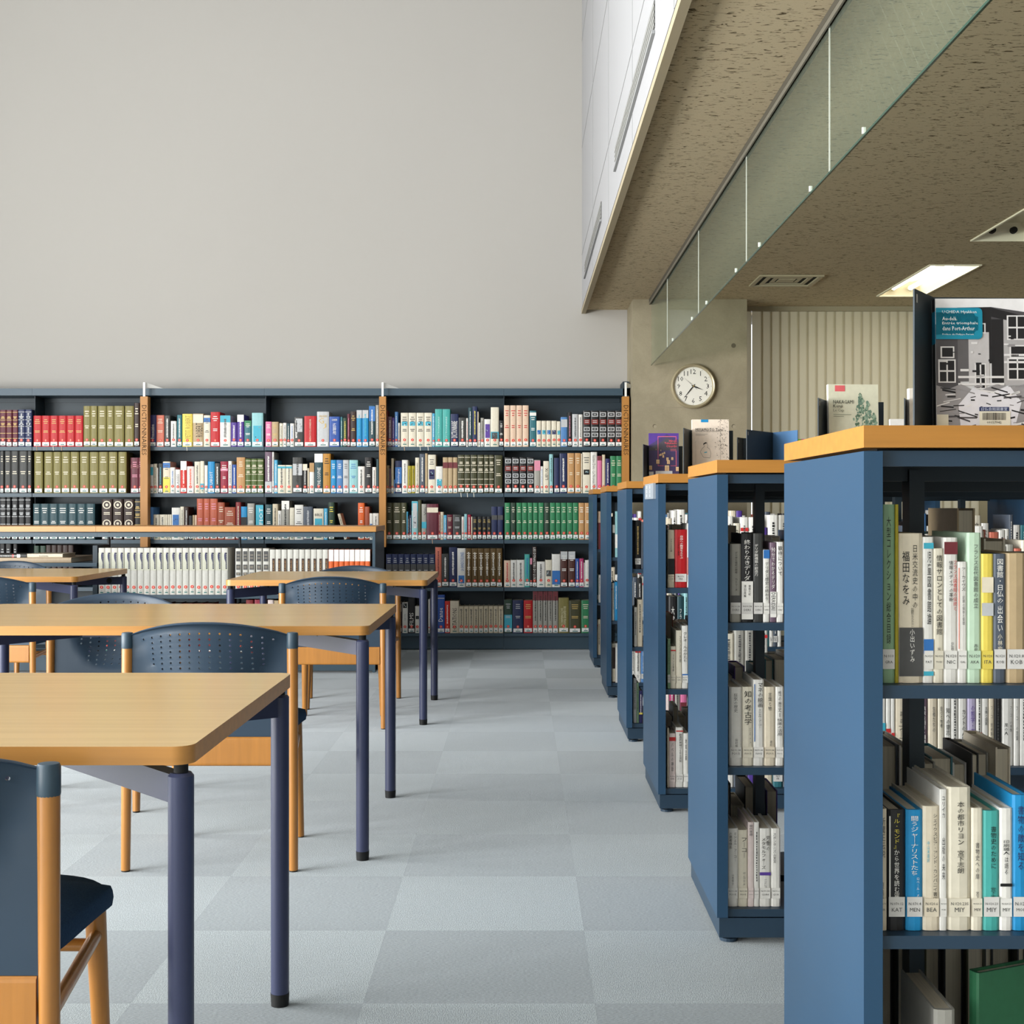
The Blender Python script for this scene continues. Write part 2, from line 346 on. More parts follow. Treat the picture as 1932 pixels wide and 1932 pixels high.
for i, (r, z) in enumerate(((.21, -.012), (.15, -.008), (.095, -.004))):
    mb = MB(); q = r-.028
    for x0, x1, y0, y1 in ((-r,-q,-r,r),(q,r,-r,r),(-q,q,-r,-q),(-q,q,q,r)): mb.box(x0, x1, y0, y1, z, z+.01, frame)
    mb.build('frame_ring', t)
MB().box(-.2, .2, -.2, .2, -.002, -.0005, dark).build('shade_plate', t)  # flat dark plate, the shade inside the diffuser is its colour
MB().box(-.055, .055, -.055, .055, -.006, -.002, frame).build('centre_plate', t)
# concrete column with form-tie holes
mb = MB(); mb.box(.818, 1.647, 9.82, 10.7, 0, ZC, concrete()); struct(mb.build('wall_column'))
cj = pmat('form tie hole', '#655e4f', .9, .1); fj = pmat('form joint', '#968d79', .9, .1)
def disc(mb, cx, cz, r, y, mat, n=20):
    mb.add([(cx+r*math.cos(2*math.pi*i/n), y, cz+r*math.sin(2*math.pi*i/n)) for i in range(n)], [tuple(range(n))], mat)
mb = MB(); disc(mb, px(1384, 9.82), pz(652, 9.82), .017, 9.8192, cj)
for x, y in ((1235, 804), (1384, 804)):
    disc(mb, px(x, 9.82), pz(y, 9.82), .014, 9.8194, cj); disc(mb, px(x+.9, 9.82), pz(y+.8, 9.82), .012, 9.8190, pmat('tie plug', '#a09782', .85, .1))
mb.box(.82, 1.645, 9.8192, 9.8198, pz(769, 9.82)-.004, pz(769, 9.82)+.003, fj)
mb.box(.82, 1.645, 9.8192, 9.8198, pz(583, 9.82)-.002, pz(583, 9.82)+.002, fj)
struct(mb.build('trim_2'))
# window behind the vertical blind
sky = emit('bright window', '#eef4ff', 1.6)
struct(MB().box(1.66, 6.5, 10.62, 10.63, .2, 2.5, sky).build('window_1'))
mb = MB().box(1.647, 6.6, 10.66, 10.76, 0, ZC, grey_wall).box(1.647, 1.66, 10.2, 10.66, 0, ZC, grey_wall); struct(mb.build('wall_far'))
t = thing('vertical_blind', 'beige vertical slat blind closed behind the concrete column', 'blind', (1.66, 10.2, 0))
MB().box(-.01, 4.8, -.03, .05, ZC-.035, ZC, pmat('blind rail', '#a39a82', .5, .3)).build('headrail', t)
bf = translucent('#bdb499', .3)
for k in range(26):
    x = .022+k*.0682; w = .082
    if k == 0: w = .06
    MB().add([(x, .0035, .05), (x+w, -.0035, .05), (x, .0035, ZC-.035), (x+w, -.0035, ZC-.035)], [(0,1,3,2)], bf).build('slat', t)
MB().box(1.8, 4.8, -.012, .012, .05, ZC-.035, bf).build('slat_stack', t)
# hanging wired-glass smoke screen
wg = wired_glass(); edge = pmat('glass edge', '#2f4a40', .2, .5); clipm = pmat('white clip', '#e8ece6', .4, .4)
railm = pmat('screen rail', '#4d4a42', .5, .4)
t = thing('glass_screen_rail', 'dark metal channel holding the hanging glass under the ceiling', 'rail', (.948, 4, ZC))
MB().box(-.014, .014, -9, 5.815, -.022, 0, railm).build('channel', t)
MB().box(.007, .013, -9, 5.815, -.04, -.022, railm).build('inner_lip', t)
MB().box(-.013, -.007, -9, 5.815, -.04, -.022, pmat('rail seal', '#6d6a60', .5, .4)).build('seal', t)
names = ['farthest pane, by the concrete column', 'second pane from the column', 'third pane from the column', 'fourth pane from the column', 'pane nearest the viewer, overhead']
for k, (a, b) in enumerate(((8.72, 9.79), (7.19, 8.716), (5.665, 7.186), (4.14, 5.661), (2.1, 4.136))):
    t = thing('glass_screen', 'hanging greenish wired glass smoke screen, '+names[k], 'glass screen', (.948, (a+b)/2, 2.094), 0, 'hanging wired glass panes')
    h = (b-a)/2
    MB().add([(0,-h,0),(0,h,0),(0,h,.4535),(0,-h,.4535)], [(0,1,2,3)], wg).build('pane', t)
    MB().box(-.003, .003, -h, h, -.003, .003, edge).build('bottom_edge', t)
    MB().box(-.002, .002, -h, -h+.004, 0, .4535, pmat('pane joint', '#c9cec4', .4, .4)).build('joint_edge', t)
    if k:
        for s in (-.32, .3): MB().box(-.005, .005, s*h*2-.003, s*h*2+.003, .006, .024, clipm).build('clip', t)
MB()
t = None
# wall clock, 3:37
Yc = 9.82; cx, cz = px(1307.3, Yc), pz(729, Yc); rr = 42.5*Yc/F
t = thing('wall_clock', 'round wall clock with beige rim on the concrete column', 'clock', (cx, Yc, cz))
xf = Matrix.Rotation(P2, 4, 'X')
MB().lathe([(rr*.8, 0), (rr*.97, .002), (rr, .014), (rr*.985, .03), (rr*.93, .038), (rr*.87, .034), (rr*.845, .022)], clockrim, 48, xf).build('rim', t, smooth=1)
mb = MB(); disc(mb, 0, 0, rr*.86, -.02, clockface, 48)
for k in range(1, 13):
    a = math.radians(90-30*k); text(mb, str(k), rr*.645*math.cos(a), rr*.645*math.sin(a), rr*.26, rr*.21, ink, -.0206)
    disc(mb, rr*.8*math.cos(a), rr*.8*math.sin(a), rr*.012, -.0206, ink, 8)
mb.build('dial', t)
def hand(name, ang, ln, w, tail, y, mat):
    a = math.radians(90-ang); d = Vector((math.cos(a), 0, math.sin(a))); n = Vector((-d.z, 0, d.x)); mb = MB()
    pts = [-d*tail-n*w*.3, -d*tail+n*w*.3, d*ln*.3+n*w*.5, d*ln, d*ln*.3-n*w*.5]
    mb.add([p+Vector((0, y, 0)) for p in pts]+[p+Vector((0, y-.0012, 0)) for p in pts], [(0,1,2,3,4),(9,8,7,6,5)]+[(i,(i+1)%5,5+(i+1)%5,5+i) for i in range(5)], mat); mb.build(name, t)
hand('hour_hand', 111, rr*.47, rr*.055, rr*.08, -.0225, ink)
hand('minute_hand', 218.5, rr*.72, rr*.045, rr*.1, -.0245, ink)
hand('second_hand', 312, rr*.55, rr*.012, rr*.22, -.0265, ink)
MB().cyl((0,-.021,0), (0,-.028,0), rr*.03, rr*.03, pmat('clock hub', '#a08a50', .4, .5), 12).build('hub', t)
# ------------------------------------------------------------------ wall bookcase, six bays
YF = 10.05
SH = [1.514, 1.168, .8215, .468, .1255]
bx = [-4.53, px(60.4, YF), px(270, YF), px(498.4, YF), px(722, YF), px(950.6, YF), .808]
nm = ['first bay at the left edge', 'bay left of first sign panel', 'bay right of first sign panel', 'bay left of middle sign panel', 'bay right of middle sign panel', 'last bay beside the concrete column']
for i in range(6):
    a, b = bx[i], bx[i+1]
    t = thing('tall_bookcase', 'tall slate blue steel bookcase, '+nm[i], 'bookcase', ((a+b)/2, YF, 0), 0, 'bays of the wall bookcase')
    w = (b-a)/2-.0005
    MB().box(-w, w, .262, .28, 0, 1.90, steel_shade).build('back_panel', t)
    for s in (-1, 1):
        if i == 5 and s == 1: MB().box(w-.045, w, 0, .28, 0, 2.0, steel_shade).build('end_panel', t)
        else: MB().box(min(s*w, s*(w-.0022)), max(s*w, s*(w-.0022)), .06, .262, .1, 1.90, steel_shade).build('upright', t)
    MB().box(-w, w, 0, .28, 1.896, 1.948, steel).build('canopy', t)
    e = w-.046 if i == 5 else w
    for z in SH:
        MB().box(-w+.002, e-.002, 0, .255, z-.0276 if z > .2 else z-.022, z, steel).build('shelf', t)
    MB().box(-w, e, .03, .05, .006, .1, steel).build('kick_plate', t)
    MB().box(-w+.004, e-.004, .25, .261, 1.862, 1.894, steel_shade).build('rear_rail', t)
wood_sign = pmat('sign panel beech', '#ad783a', .45, .4, var=.08, vscale=(40, 40, 3))
sign_ink = pmat('engraved lettering', '#2e2216', .7, .2)
for k, (a, b) in enumerate(((264.5, 278.5), (715.2, 728), (1174, 1187.2))):
    Y = 9.975; x0, x1 = px(a, Y), px(b, Y); w = (x1-x0)/2; zt, zb = pz(748, Y), .77
    t = thing('sign_panel', ('left', 'middle', 'right')[k]+' upright wooden sign panel lettered DICTIONNAIRES on the bookcase', 'sign', ((x0+x1)/2, Y, zb), 0, 'wooden section signs')
    mb = MB().box(-w, w, 0, .074, 0, zt-zb, wood_sign); text(mb, 'DICTIONNAIRES', .002, pz(811.5, Y)-zb, .034, .368, sign_ink, rot=-90, off=-.004, stretch=True); mb.build('board', t)
    mb = MB().box(-w*.3, w*.3, .004, .012, zt-zb-.004, zt-zb+.105, bracket)
    mb.add([(w*.3,.02,zt-zb+.105),(w*.3,.02,zt-zb+.067),(w*.3+.11,.10,zt-zb+.067),(w*.3,.023,zt-zb+.105),(w*.3,.023,zt-zb+.067),(w*.3+.11,.103,zt-zb+.067)], [(0,1,2),(5,4,3),(0,2,5,3),(0,3,4,1),(1,4,5,2)], bracket)
    mb.build('bracket', t)
# ------------------------------------------------------------------ long low bookshelf in front of it
YL, YLB = 8.62, 9.19
lx = [-3.55, px(182, YL), px(437, YL), px(708, YL)]
for i in range(3):
    a, b = lx[i], lx[i+1]; w = (b-a)/2-.0005
    t = thing('low_bookshelf', 'low slate blue double-sided bookshelf, '+('left bay with flat books', 'middle bay holding white volumes', 'right bay ending by the aisle')[i], 'bookshelf', ((a+b)/2, YL, 0), 0, 'bays of the low bookshelf')
    MB().box(-w, w, .012, .03, .875, .903, steel).build('front_rail', t); MB().box(-w, w, .54, .558, .875, .903, steel).build('rear_rail', t)
    for z in (.505 if i else .709, .133):
        MB().box(-w, w, .01, .27, z-.024, z, steel).build('shelf', t); MB().box(-w, w, .30, .56, z-.024, z, steel).build('shelf', t)
    MB().box(-w, w, .02, .55, .02, .108, steel).build('kick_plate', t)
    if i == 2: MB().box(w-.018, w, 0, .57, .01, .905, steel).build('end_panel', t)
    else: MB().box(w-.010, w, .262, .30, .02, .905, steel_shade).build('upright', t)
    if i == 0: MB().box(w-.03, w, .02, .27, .10, .82, steel_shade).build('divider', t)
for k, (a, b) in enumerate(((-3.6, px(181, YL)), (px(181.4, YL), px(709.5, YL)))):
    o = MB().box(a, b, YL-.005, YLB+.005, .909, .943, beech_edge).build('counter_top'); tag(o, 'long wooden counter top on the low bookshelf, '+('left board' if k == 0 else 'right board reaching the aisle'), 'counter top', 'wooden tops of the low bookshelf')
# ------------------------------------------------------------------ six blue double-sided shelves along the aisle
GX, GX1 = .480, 2.34
GY = [1.888, 3.297, 4.709, 6.12, 7.53, 8.945]
GS = [[.82, .468, .09]]+[[.786, .432, .085]]*5
gl = ['nearest the viewer', 'second from the viewer', 'third from the viewer, grey label plate', 'fourth from the viewer', 'fifth from the viewer', 'farthest, beside the wall bookcase']
for i, y in enumerate(GY):
    t = thing('aisle_bookshelf', 'blue double-sided bookshelf with wooden top along the aisle, '+gl[i], 'bookshelf', (GX, y, 0), 0, 'blue aisle bookshelves')
    D = .57; W = GX1-GX
    MB().box(0, .0265, 0, D, .067, 1.149, gblue).build('end_panel', t)
    MB().box(W-.0265, W, 0, D, .067, 1.149, gblue).build('end_panel', t)
    MB().box(0, W, 0, D, 1.154, 1.185, beech_cap).build('wooden_top', t)
    MB().box(.0265, W-.0265, .03, D-.03, 1.146, 1.1535, dark).build('dark_gap_fill', t)  # fills the gap under the top, its shade put into the dark colour
    MB().box(.0265, W-.0265, .012, .03, 1.128, 1.15, gsteel).build('front_rail', t); MB().box(.0265, W-.0265, D-.03, D-.012, 1.098, 1.15, steel_shade).build('rear_rail', t)
    MB().box(.0265, W-.0265, .275, .295, 1.112, 1.146, steel_shade).build('centre_beam', t)
    for x in (.14, .9, 1.6): MB().box(x, x+.024, .265, .305, .085, 1.13, steel_shade).build('upright', t)
    for z in GS[i]:
        MB().box(.0265, W-.0265, .01, .255, z-.0185, z, gsteel).build('shelf', t); MB().box(.0265, W-.0265, D-.255, D-.01, z-.0185, z, gsteel).build('shelf', t)
    MB().box(.007, W-.007, .012, D-.012, .015, .063, gsteel).build('kick_plate', t)
    for fx in (.035, W-.035):
        for fy in (.045, D-.045): MB().cyl((fx, fy, 0), (fx, fy, .008), .022, .022, gsteel, 16).cyl((fx, fy, .006), (fx, fy, .017), .01, .01, black, 10).build('foot', t)
    if i == 2:
        s = thing('label_plate', 'small grey label plate on the end of the third blue bookshelf', 'sign', (GX, y+.245, 1.127))
        MB().box(-.009, 0, -.16, .16, -.029, .027, pmat('label plate grey', '#8b939b', .45, .4)).build('plate', s)
        mb = MB()
        for yy, n, dz in ((.07, 14, .0031), (-.05, 13, .0033)):
            for k2 in range(n):
                if k2 % 5 != 4: mb.box(-.0098, -.009, yy, yy+.022, .0188-k2*dz, .0204-k2*dz, '#d9dada')
        mb.build('lettering', s)
# ------------------------------------------------------------------ tables
def make_table(x0, x1, y0, y1, label):
    t = thing('reading_table', label, 'table', ((x0+x1)/2, (y0+y1)/2, 0), 0, 'reading tables')
    a, b = (x1-x0)/2, (y1-y0)/2; r = .03; pts = []
    for sx, sy, q in ((1, 1, 0), (-1, 1, 1), (-1, -1, 2), (1, -1, 3)):
        for k in range(7):
            an = math.radians(90*q+15*k); pts.append((sx*(a-r)+r*math.cos(an), sy*(b-r)+r*math.sin(an)))
    MB().prism(pts, .6825, .7105, beech_edge, beech_top).build('tabletop', t, smooth=.6)
    lx, ly = a-.022, b-.027
    for sx in (-1, 1):
        for sy in (-1, 1):
            g = MB().cyl((sx*lx, sy*ly, .025), (sx*lx, sy*ly, .662), .0195, .0195, legm, 24).cyl((sx*lx, sy*ly, .662), (sx*lx, sy*ly, .667), .0195, .0155, legm, 24).build('leg', t, smooth=.7)
            MB().cyl((sx*lx, sy*ly, 0), (sx*lx, sy*ly, .027), .0188, .0202, black, 24).build('foot_cap', g, smooth=.7)
            MB().cyl((sx*lx, sy*ly, .665), (sx*lx, sy*ly, .6825), .011, .011, black, 16).build('spacer', g, smooth=.7)
            # diagonal beam from the leg to the centre spine
            L = (b-.03)*math.sqrt(2); d = Vector((-sx, -sy, 0)).normalized(); n = Vector((-d.y, d.x, 0)); o = Vector((sx*lx, sy*ly, 0))+d*.012
            w = .013; vs = []
            for q, z0, z1 in ((0, .6205, .664), (L-.03, .634, .6815)):
                for s in (-1, 1):
                    for z in (z0, z1): p = o+d*q+n*s*w; vs.append((p.x, p.y, z))
            be = MB().add(vs, [(0,1,3,2),(4,6,7,5),(0,4,5,1),(2,3,7,6),(1,5,7,3),(0,2,6,4)], legm).build('beam', t)
            for s in (1 if n.x*sx > 0 else -1,):
                p = o+d*.085+n*s*w; MB().cyl(p+Vector((0,0,.645)), p+n*s*.004+Vector((0,0,.645)), .016, .015, black, 18).build('cable_port', be)
            p = o+d*.2; MB().cyl((p.x, p.y, .664), (p.x, p.y, .6825), .014, .014, black, 12).build('pad', be)
    MB().box(-lx+ly, lx-ly, -.02, .02, .634, .6815, legm).build('spine_beam', t)
    return t
make_table(-1.955, -.495, 2.03, 2.93, 'light beech reading table closest to the viewer, navy legs')
make_table(-1.925, -.457, 4.07, 5.0, 'light beech reading table in the second row, right behind the nearest one')
make_table(-1.445, -.455, 6.60, 7.50, 'small light beech reading table in the third row, beside the aisle')
make_table(-3.75, -2.275, 6.92, 7.84, 'light beech reading table at the left edge before the low bookshelf')
# ------------------------------------------------------------------ chairs
def make_chair():
    t = bpy.data.objects.new('library_chair', None); COL.objects.link(t)
    XP = .2425
    for s in (-1, 1):
        g = MB().cyl((s*(XP+.004), -.004, .004), (s*XP, 0, .66), .0135, .0165, chairwood, 20).cyl((s*(XP+.004), -.004, 0), (s*(XP+.004), -.004, .005), .0125, .0125, black, 16).build('leg', t, smooth=.8)
        MB().lathe([(.0165, 0), (.0172, .003), (.0172, .042), (.015, .0465), (.006, .048), (0, .048)], capm, 20, Matrix.Translation((s*XP, 0, .654))).build('post_cap', g, smooth=.8)
        g = MB().cyl((s*.199, .408, .004), (s*.192, .372, .392), .0130, .0185, chairwood, 20).cyl((s*.199, .408, 0), (s*.199, .408, .005), .012, .012, black, 16).build('leg', t, smooth=.8)
        MB().cyl((s*XP, .008, .335), (s*.194, .377, .335), .011, .011, chairwood, 14).build('stretcher', t, smooth=.8)
    MB().cyl((-.193, .379, .315), (.193, .379, .315), .011, .011, chairwood, 14).build('stretcher', t, smooth=.8)
    bm = bmesh.new(); bmesh.ops.create_cube(bm, size=1)
    for v in bm.verts: v.co = Vector((v.co.x*(2*XP-.03), v.co.y*.024+.002, v.co.z*.086+.352))
    bmesh.ops.bevel(bm, geom=[e for e in bm.edges if abs(e.verts[0].co.x-e.verts[1].co.x) > .1], offset=.009, segments=3, profile=.6, affect='EDGES')
    me = bpy.data.meshes.new('back_rail'); bm.to_mesh(me); bm.free(); me.materials.append(chairwood)
    o = bpy.data.objects.new('back_rail', me); COL.objects.link(o); o.parent = t
    # upholstered seat: domed pad with a waterfall front
    nx, ny = 20, 18; mb = MB(); vs = []; fs = []
    def outline(u, v):
        # rounded square in plan, a little wider at the front
        k = (1-abs(v)**6*.10); j = (1-abs(u)**6*.10)
        n = 5.; mx = max(abs(u), abs(v)); g = mx/((abs(u)**n+abs(v)**n)**(1/n)) if mx > 0 else 1
        return u*g*(.224+.006*v), .226+v*g*.205
    def top(u, v): 
        e = max(abs(u), abs(v)); return .446-.018*abs(u)**3.5-.022*max(0, v)**3-.010*max(0, -v)**4
    for sgn in (1, 0):
        for j in range(ny+1):
            for i in range(nx+1):
                u, v = -1+2*i/nx, -1+2*j/ny; x, y = outline(u, v)
                if sgn: vs.append((x, y, top(u, v)))
                else: vs.append((x*.95, .226+(y-.226)*.95, .384))
    n1 = (nx+1)*(ny+1); ix = lambda i, j: j*(nx+1)+i
    for j in range(ny):
        for i in range(nx):
            a = (ix(i,j), ix(i+1,j), ix(i+1,j+1), ix(i,j+1)); fs.append(a); fs.append(tuple(n1+q for q in a[::-1]))
    ring = [ix(i,0) for i in range(nx)]+[ix(nx,j) for j in range(ny)]+[ix(i,ny) for i in range(nx,0,-1)]+[ix(0,j) for j in range(ny,0,-1)]
    last = {a: a for a in ring}
    for s1, dz in ((1.014, -.009), (1.02, -.020), (1.012, -.033)):
        mid = {a: len(vs)+k for k, a in enumerate(ring)}
        for a in ring:
            x, y, z = vs[a]; vs.append((x*s1, .226+(y-.226)*s1, z+dz))
        for a, b in zip(ring, ring[1:]+ring[:1]): fs.append((last[b], last[a], mid[a], mid[b]))
        last = mid
    for a, b in zip(ring, ring[1:]+ring[:1]): fs.append((last[b], last[a], n1+a, n1+b))
    mb.add(vs, fs, fabric); mb.build('seat', t, smooth=2.2)
    # perforated, scooped plastic back shell with a rolled top lip
    NX, NZ = 16, 20; HW = XP-.012; Z0 = .395
    def ztop(u): return .729-.036*abs(u)**2.2
    def wc(z): return max(.30, min(.97, .36+(z-.43)*2.15))
    def surf(u, z):
        q = wc(z); tt = max(0., 1-(abs(u)/q)**2); lo = max(0., min(1., (z-.43)/.12)); lo = lo*lo*(3-2*lo)
        return Vector((u*HW, -.068*tt*lo*(.65+.35*min(1, (z-.4)/.3)), z))
    vs, fs = [], []
    def P(i, j):
        u = -1+2*i/NX; return u, Z0+(ztop(u)-Z0)*j/NZ
    for j in range(NZ+1):
        for i in range(NX+1): vs.append(surf(*P(i, j)))
    id2 = lambda i, j: j*(NX+1)+i
    for j in range(NZ):
        for i in range(NX):
            c = [id2(i,j), id2(i+1,j), id2(i+1,j+1), id2(i,j+1)]
            uu, zz = P(i+.5, j+.5)
            if j >= 3 and j < NZ-1 and abs(uu) < wc(zz)*.93 and zz > .455+.10*abs(uu)**2:
                rx, rz = .0033/HW, .0033; k0 = len(vs)
                for m in range(8):
                    an = math.radians(-112.5+45*m); vs.append(surf(uu+rx*math.cos(an), zz+rz*math.sin(an)))
                o8 = [k0+m for m in range(8)]
                for m in range(4):
                    fs.append((c[m], c[(m+1)%4], o8[(2*m+1)%8], o8[2*m])); fs.append((c[(m+1)%4], o8[(2*m+2)%8], o8[(2*m+1)%8]))
            else: fs.append(tuple(c))
    prev = [id2(i, NZ) for i in range(NX+1)]
    for dy, dz in ((-.004, .006), (-.013, .0095), (-.022, .009), (-.026, .005)):
        cur = []
        for i in range(NX+1):
            u = -1+2*i/NX; k = .35+.65*(1-u*u); v = vs[id2(i, NZ)]; cur.append(len(vs)); vs.append((v[0], v[1]+dy*k, v[2]+dz*k))
        for i in range(NX): fs.append((prev[i], prev[i+1], cur[i+1], cur[i]))
        prev = cur
    o = MB().add(vs, fs, plast).build('backrest', t)
    bm = bmesh.new(); bm.from_mesh(o.data); bmesh.ops.recalc_face_normals(bm, faces=bm.faces); bmesh.ops.solidify(bm, geom=bm.faces[:], thickness=.005)
    for f in bm.faces: f.smooth = True
    for e in bm.edges:
        if len(e.link_faces) == 2 and e.calc_face_angle(0) > .7: e.smooth = False
    bm.to_mesh(o.data); bm.free()
    return t
ch0 = make_chair()
CH = [(-.9245, 1.952, 0, 'library chair with perforated back at the nearest table, partly cut off'),
      (-.913, 3.97, 0, 'library chair with perforated back before the second-row table, back to the viewer'),
      (-.9045, 6.50, 0, 'library chair before the small third-row table, back to the viewer'),
      (-.926, 7.53, math.pi, 'chair facing the viewer behind the small third-row table by the aisle'),
      (-1.545, 5.14, math.pi, 'chair facing the viewer behind the second-row table, its back rim showing'),
      (-2.622, 6.585, 0, 'library chair before the left edge table, back to the viewer'),
      (-3.10, 8.18, math.pi, 'chair facing the viewer behind the left edge table')]
for k, (x, y, rz, lb) in enumerate(CH):
    c = ch0 if k == 0 else copy_tree(ch0)
    c.location = (x, y, 0); c.rotation_euler = (0, 0, rz); tag(c, lb, 'chair', 'chairs around the reading tables')
# ------------------------------------------------------------------ books
PAL = dict(bone='#c9c7bf', white='#dddbd5', cream='#d6cbb5', ivory='#d8d1be', beige='#c9bda4', grey='#9c9a92', silver='#b9bbbd', charcoal='#3a3b3a', black='#1d1d1f', slate='#4c5460',
 red='#b3181f', crimson='#8e1a35', scarlet='#c62f26', maroon='#5d2230', dark_red='#7c2326', brown='#4c2a24', rust='#9a4a30', terracotta='#b4593f', salmon='#c8705c', orange='#d7622a', tan='#b98d5c', ochre='#b5802f', khaki='#b09a77', peach='#d9bca4', pink='#d0709a', pale_pink='#e0d0cc', magenta='#b03a6e',
 yellow='#dcc757', mustard='#9c8f1c', olive='#7c7440', dark_olive='#3f3f27', green='#2c7a50', dark_green='#243c2e', moss='#4d5f2c', teal='#2f6a74', dark_teal='#24444c', turquoise='#45a39c', aqua='#8fc0c4', sky_blue='#4fa6cc', cyan='#1b86bd', blue='#2b4f9a', steel_blue='#4c7db4', navy='#1f2a50', indigo='#26265a', purple='#4d3488', lilac='#b9b0cc', mauve='#6a5566', umber='#5a441f', coffee='#33231f', pale_green='#b9d2b9', sage='#7fa07f', dark_moss='#2f6a48')
INK = dict(w='#e8e6e0', k='#191919', g='#c8aa62', r='#c03030', b='#2f6cb0', d='#4a4a4a', c='#dcd2bc', a='#3fa6bd', n='#2a2a58', m='#6b2a30', o='#e0592a', y='#e0cf50', v='#5a3f94', e='#2c7a50', s='#b9bbbd', p='#d58aa0', t='#b08a5a')
redd, tealm, lab = '#d8402c', '#1d6b66', '#e6e6e4'
NB = [0]
class Book:
    """builds one book in local coordinates: spine in the plane y=0 facing -y, base at z=0"""
    def __init__(s, w, h, d, colr, deco='', label='w', bulge=None):
        s.w, s.h, s.d = w, h, d
        c = PAL.get(colr, colr); t = min(.0028, w*.18); bl = min(.005, w*.16) if bulge is None else bulge
        pr = [(-w/2, d), (-w/2, bl), (-w*.34, bl*.25), (0, 0), (w*.34, bl*.25), (w/2, bl), (w/2, d), (w/2-t, d), (w/2-t, bl+t), (-w/2+t, bl+t), (-w/2+t, d)]
        s.cover = MB().prism(pr, 0, h, c)
        s.pages = MB().box(-w/2+t, w/2-t, bl+t, d-.004, .003, h-.004, page)
        s.lab = MB(); rr = random.Random(NB[0]*7+1); NB[0] += 1
        y = -.0007
        def rect(u0, u1, v0, v1, mat, yy=y): s.cover.add([(u0*w, yy, v0*h), (u1*w, yy, v0*h), (u1*w, yy, v1*h), (u0*w, yy, v1*h)], [(0,1,2,3)], mat)
        for dc in (deco.split('+') if deco else []):
            k, a = dc[0], dc[1:]
            if k == 't':        # vertical title made of small strokes
                col = INK[a[0]]; u = float(a[1:] or 0); v = .30
                while v < .88:
                    st = rr.uniform(.012, .035); rect(u-.13*rr.uniform(.6, 1), u+.13*rr.uniform(.6, 1), v, v+st, col); v += st+rr.uniform(.006, .014)
            elif k == 'h':      # short lines of lettering near the top and the middle
                for v in (.86, .80, .745, .50, .455):
                    q = rr.uniform(.18, .34); rect(-q, q, v, v+.02, INK[a[0]])
            elif k == 'b':      # leather bands with gilt
                for v in (.93, .72, .54, .36, .22): rect(-.46, .46, v, v+.014, INK[a[0]])
                for v in (.80, .765, .62, .585): q = rr.uniform(.22, .36); rect(-q, q, v, v+.022, INK[a[0]])
            elif k == 'o':      # gilt frames
                for v0, v1 in ((.82, .97), (.42, .56), (.26, .40)):
                    for i2, q in enumerate((.42, .30, .16)):
                        e2 = (v1-v0)*.09*(1+i2*1.9); rect(-q, q, v0+e2, v1-e2, INK[a[0]] if i2 != 1 else c, y-.0002*(i2+1))
                rect(-.44, .44, .62, .76, '#7a2b26'); 
                for v in (.71, .665): rect(-.28, .28, v, v+.018, INK[a[0]], y-.0003)
            elif k == 'z':      # round medallions
                for v in (.86, .40, .14):
                    for i2, q in enumerate((.40, .30, .14)):
                        s.cover.add([(q*w*math.cos(x)*(1 if i2 else 1.05), y-.0002*(i2+1), v*h+q*w*math.sin(x)) for x in [math.pi/6*n for n in range(12)]], [tuple(range(12))], INK[a[0]] if i2 != 1 else c)
                for v in (.66, .62): rect(-.3, .3, v, v+.02, INK[a[0]])
            elif k == 'p':      # picture patch
                v0, v1 = (float(x) for x in (a[1:] or '.45-.62').split('-')); rect(-.36, .36, v0, v1, INK[a[0]])
                for _ in range(5): u, v = rr.uniform(-.3, .18), rr.uniform(v0, v1-.04); rect(u, u+rr.uniform(.06, .18), v, v+rr.uniform(.01, .04), rr.choice(['#dfe6e6', '#6f8f99', '#30383c']), y-.0003)
            elif k in 'sx':      # colour block across the spine: s = top share, x = explicit range
                v0, v1 = (float(x) for x in a[1:].split('-')) if len(a) > 1 else ((.78, 1) if k == 's' else (.03, .25)); rect(-.485, .485, v0, min(v1, .998), INK[a[0]] if a[0] in INK else a[0], y+.0002)
            elif k == 'u':      # wave shaped emblem over a dark strip
                rect(-.485, .485, .52, .90, '#c6c6b4', y+.0002); s.cover.add([(uu*w, y-.0002, vv*h) for uu, vv in ((.36, .90), (.0, .90), (-.08, .84), (-.04, .77), (.12, .70), (.2, .64), (.2, .55), (.36, .55))], [tuple(range(8))], INK['n'])
                rect(.14, .38, .55, .90, '#1c1a2a', y-.0003); v = .57
                while v < .88: rect(.2, .32, v, v+.012, '#aeb0b6', y-.0005); v += .026
            elif k == 'r':      # boxed panel with margins
                v0, v1 = (float(x) for x in a[1:].split('-')); rect(-.36, .36, v0, v1, INK[a[0]])
                for vv in (v0+(v1-v0)*.3, v0+(v1-v0)*.6): rect(-.24, .24, vv, vv+.012, '#a89c88', y-.0003)
            elif k == 'i':      # boxed strip on the right of the spine
                v0, v1 = (float(x) for x in a[1:].split('-')); rect(-.06, .40, v0, v1, INK[a[0]] if a[0] in INK else '#3a241e')
            elif k == 'l': rect(-.44, -.36, .28, .95, INK[a[0]])
            elif k == '^':       # real lettering, upward or downward: ^col,rot,u,v0,v1,width,TEXT
                col, rot, u, v0, v1, wd, tx = a.split(',', 6); text(s.cover, tx, float(u)*w, (float(v0)+float(v1))/2*h, float(wd)*w, (float(v1)-float(v0))*h, INK.get(col, col), y-.0004, int(rot), .0, True)
            elif k == 'j':       # vertical japanese title: jcol,u,v0,v1,width,TEXT
                col, u, v0, v1, wd, tx = a.split(',', 5); text(s.cover, vert(tx), float(u)*w, (float(v0)+float(v1))/2*h, float(wd)*w, (float(v1)-float(v0))*h, INK.get(col, col), y-.0002, 0, 0, True)
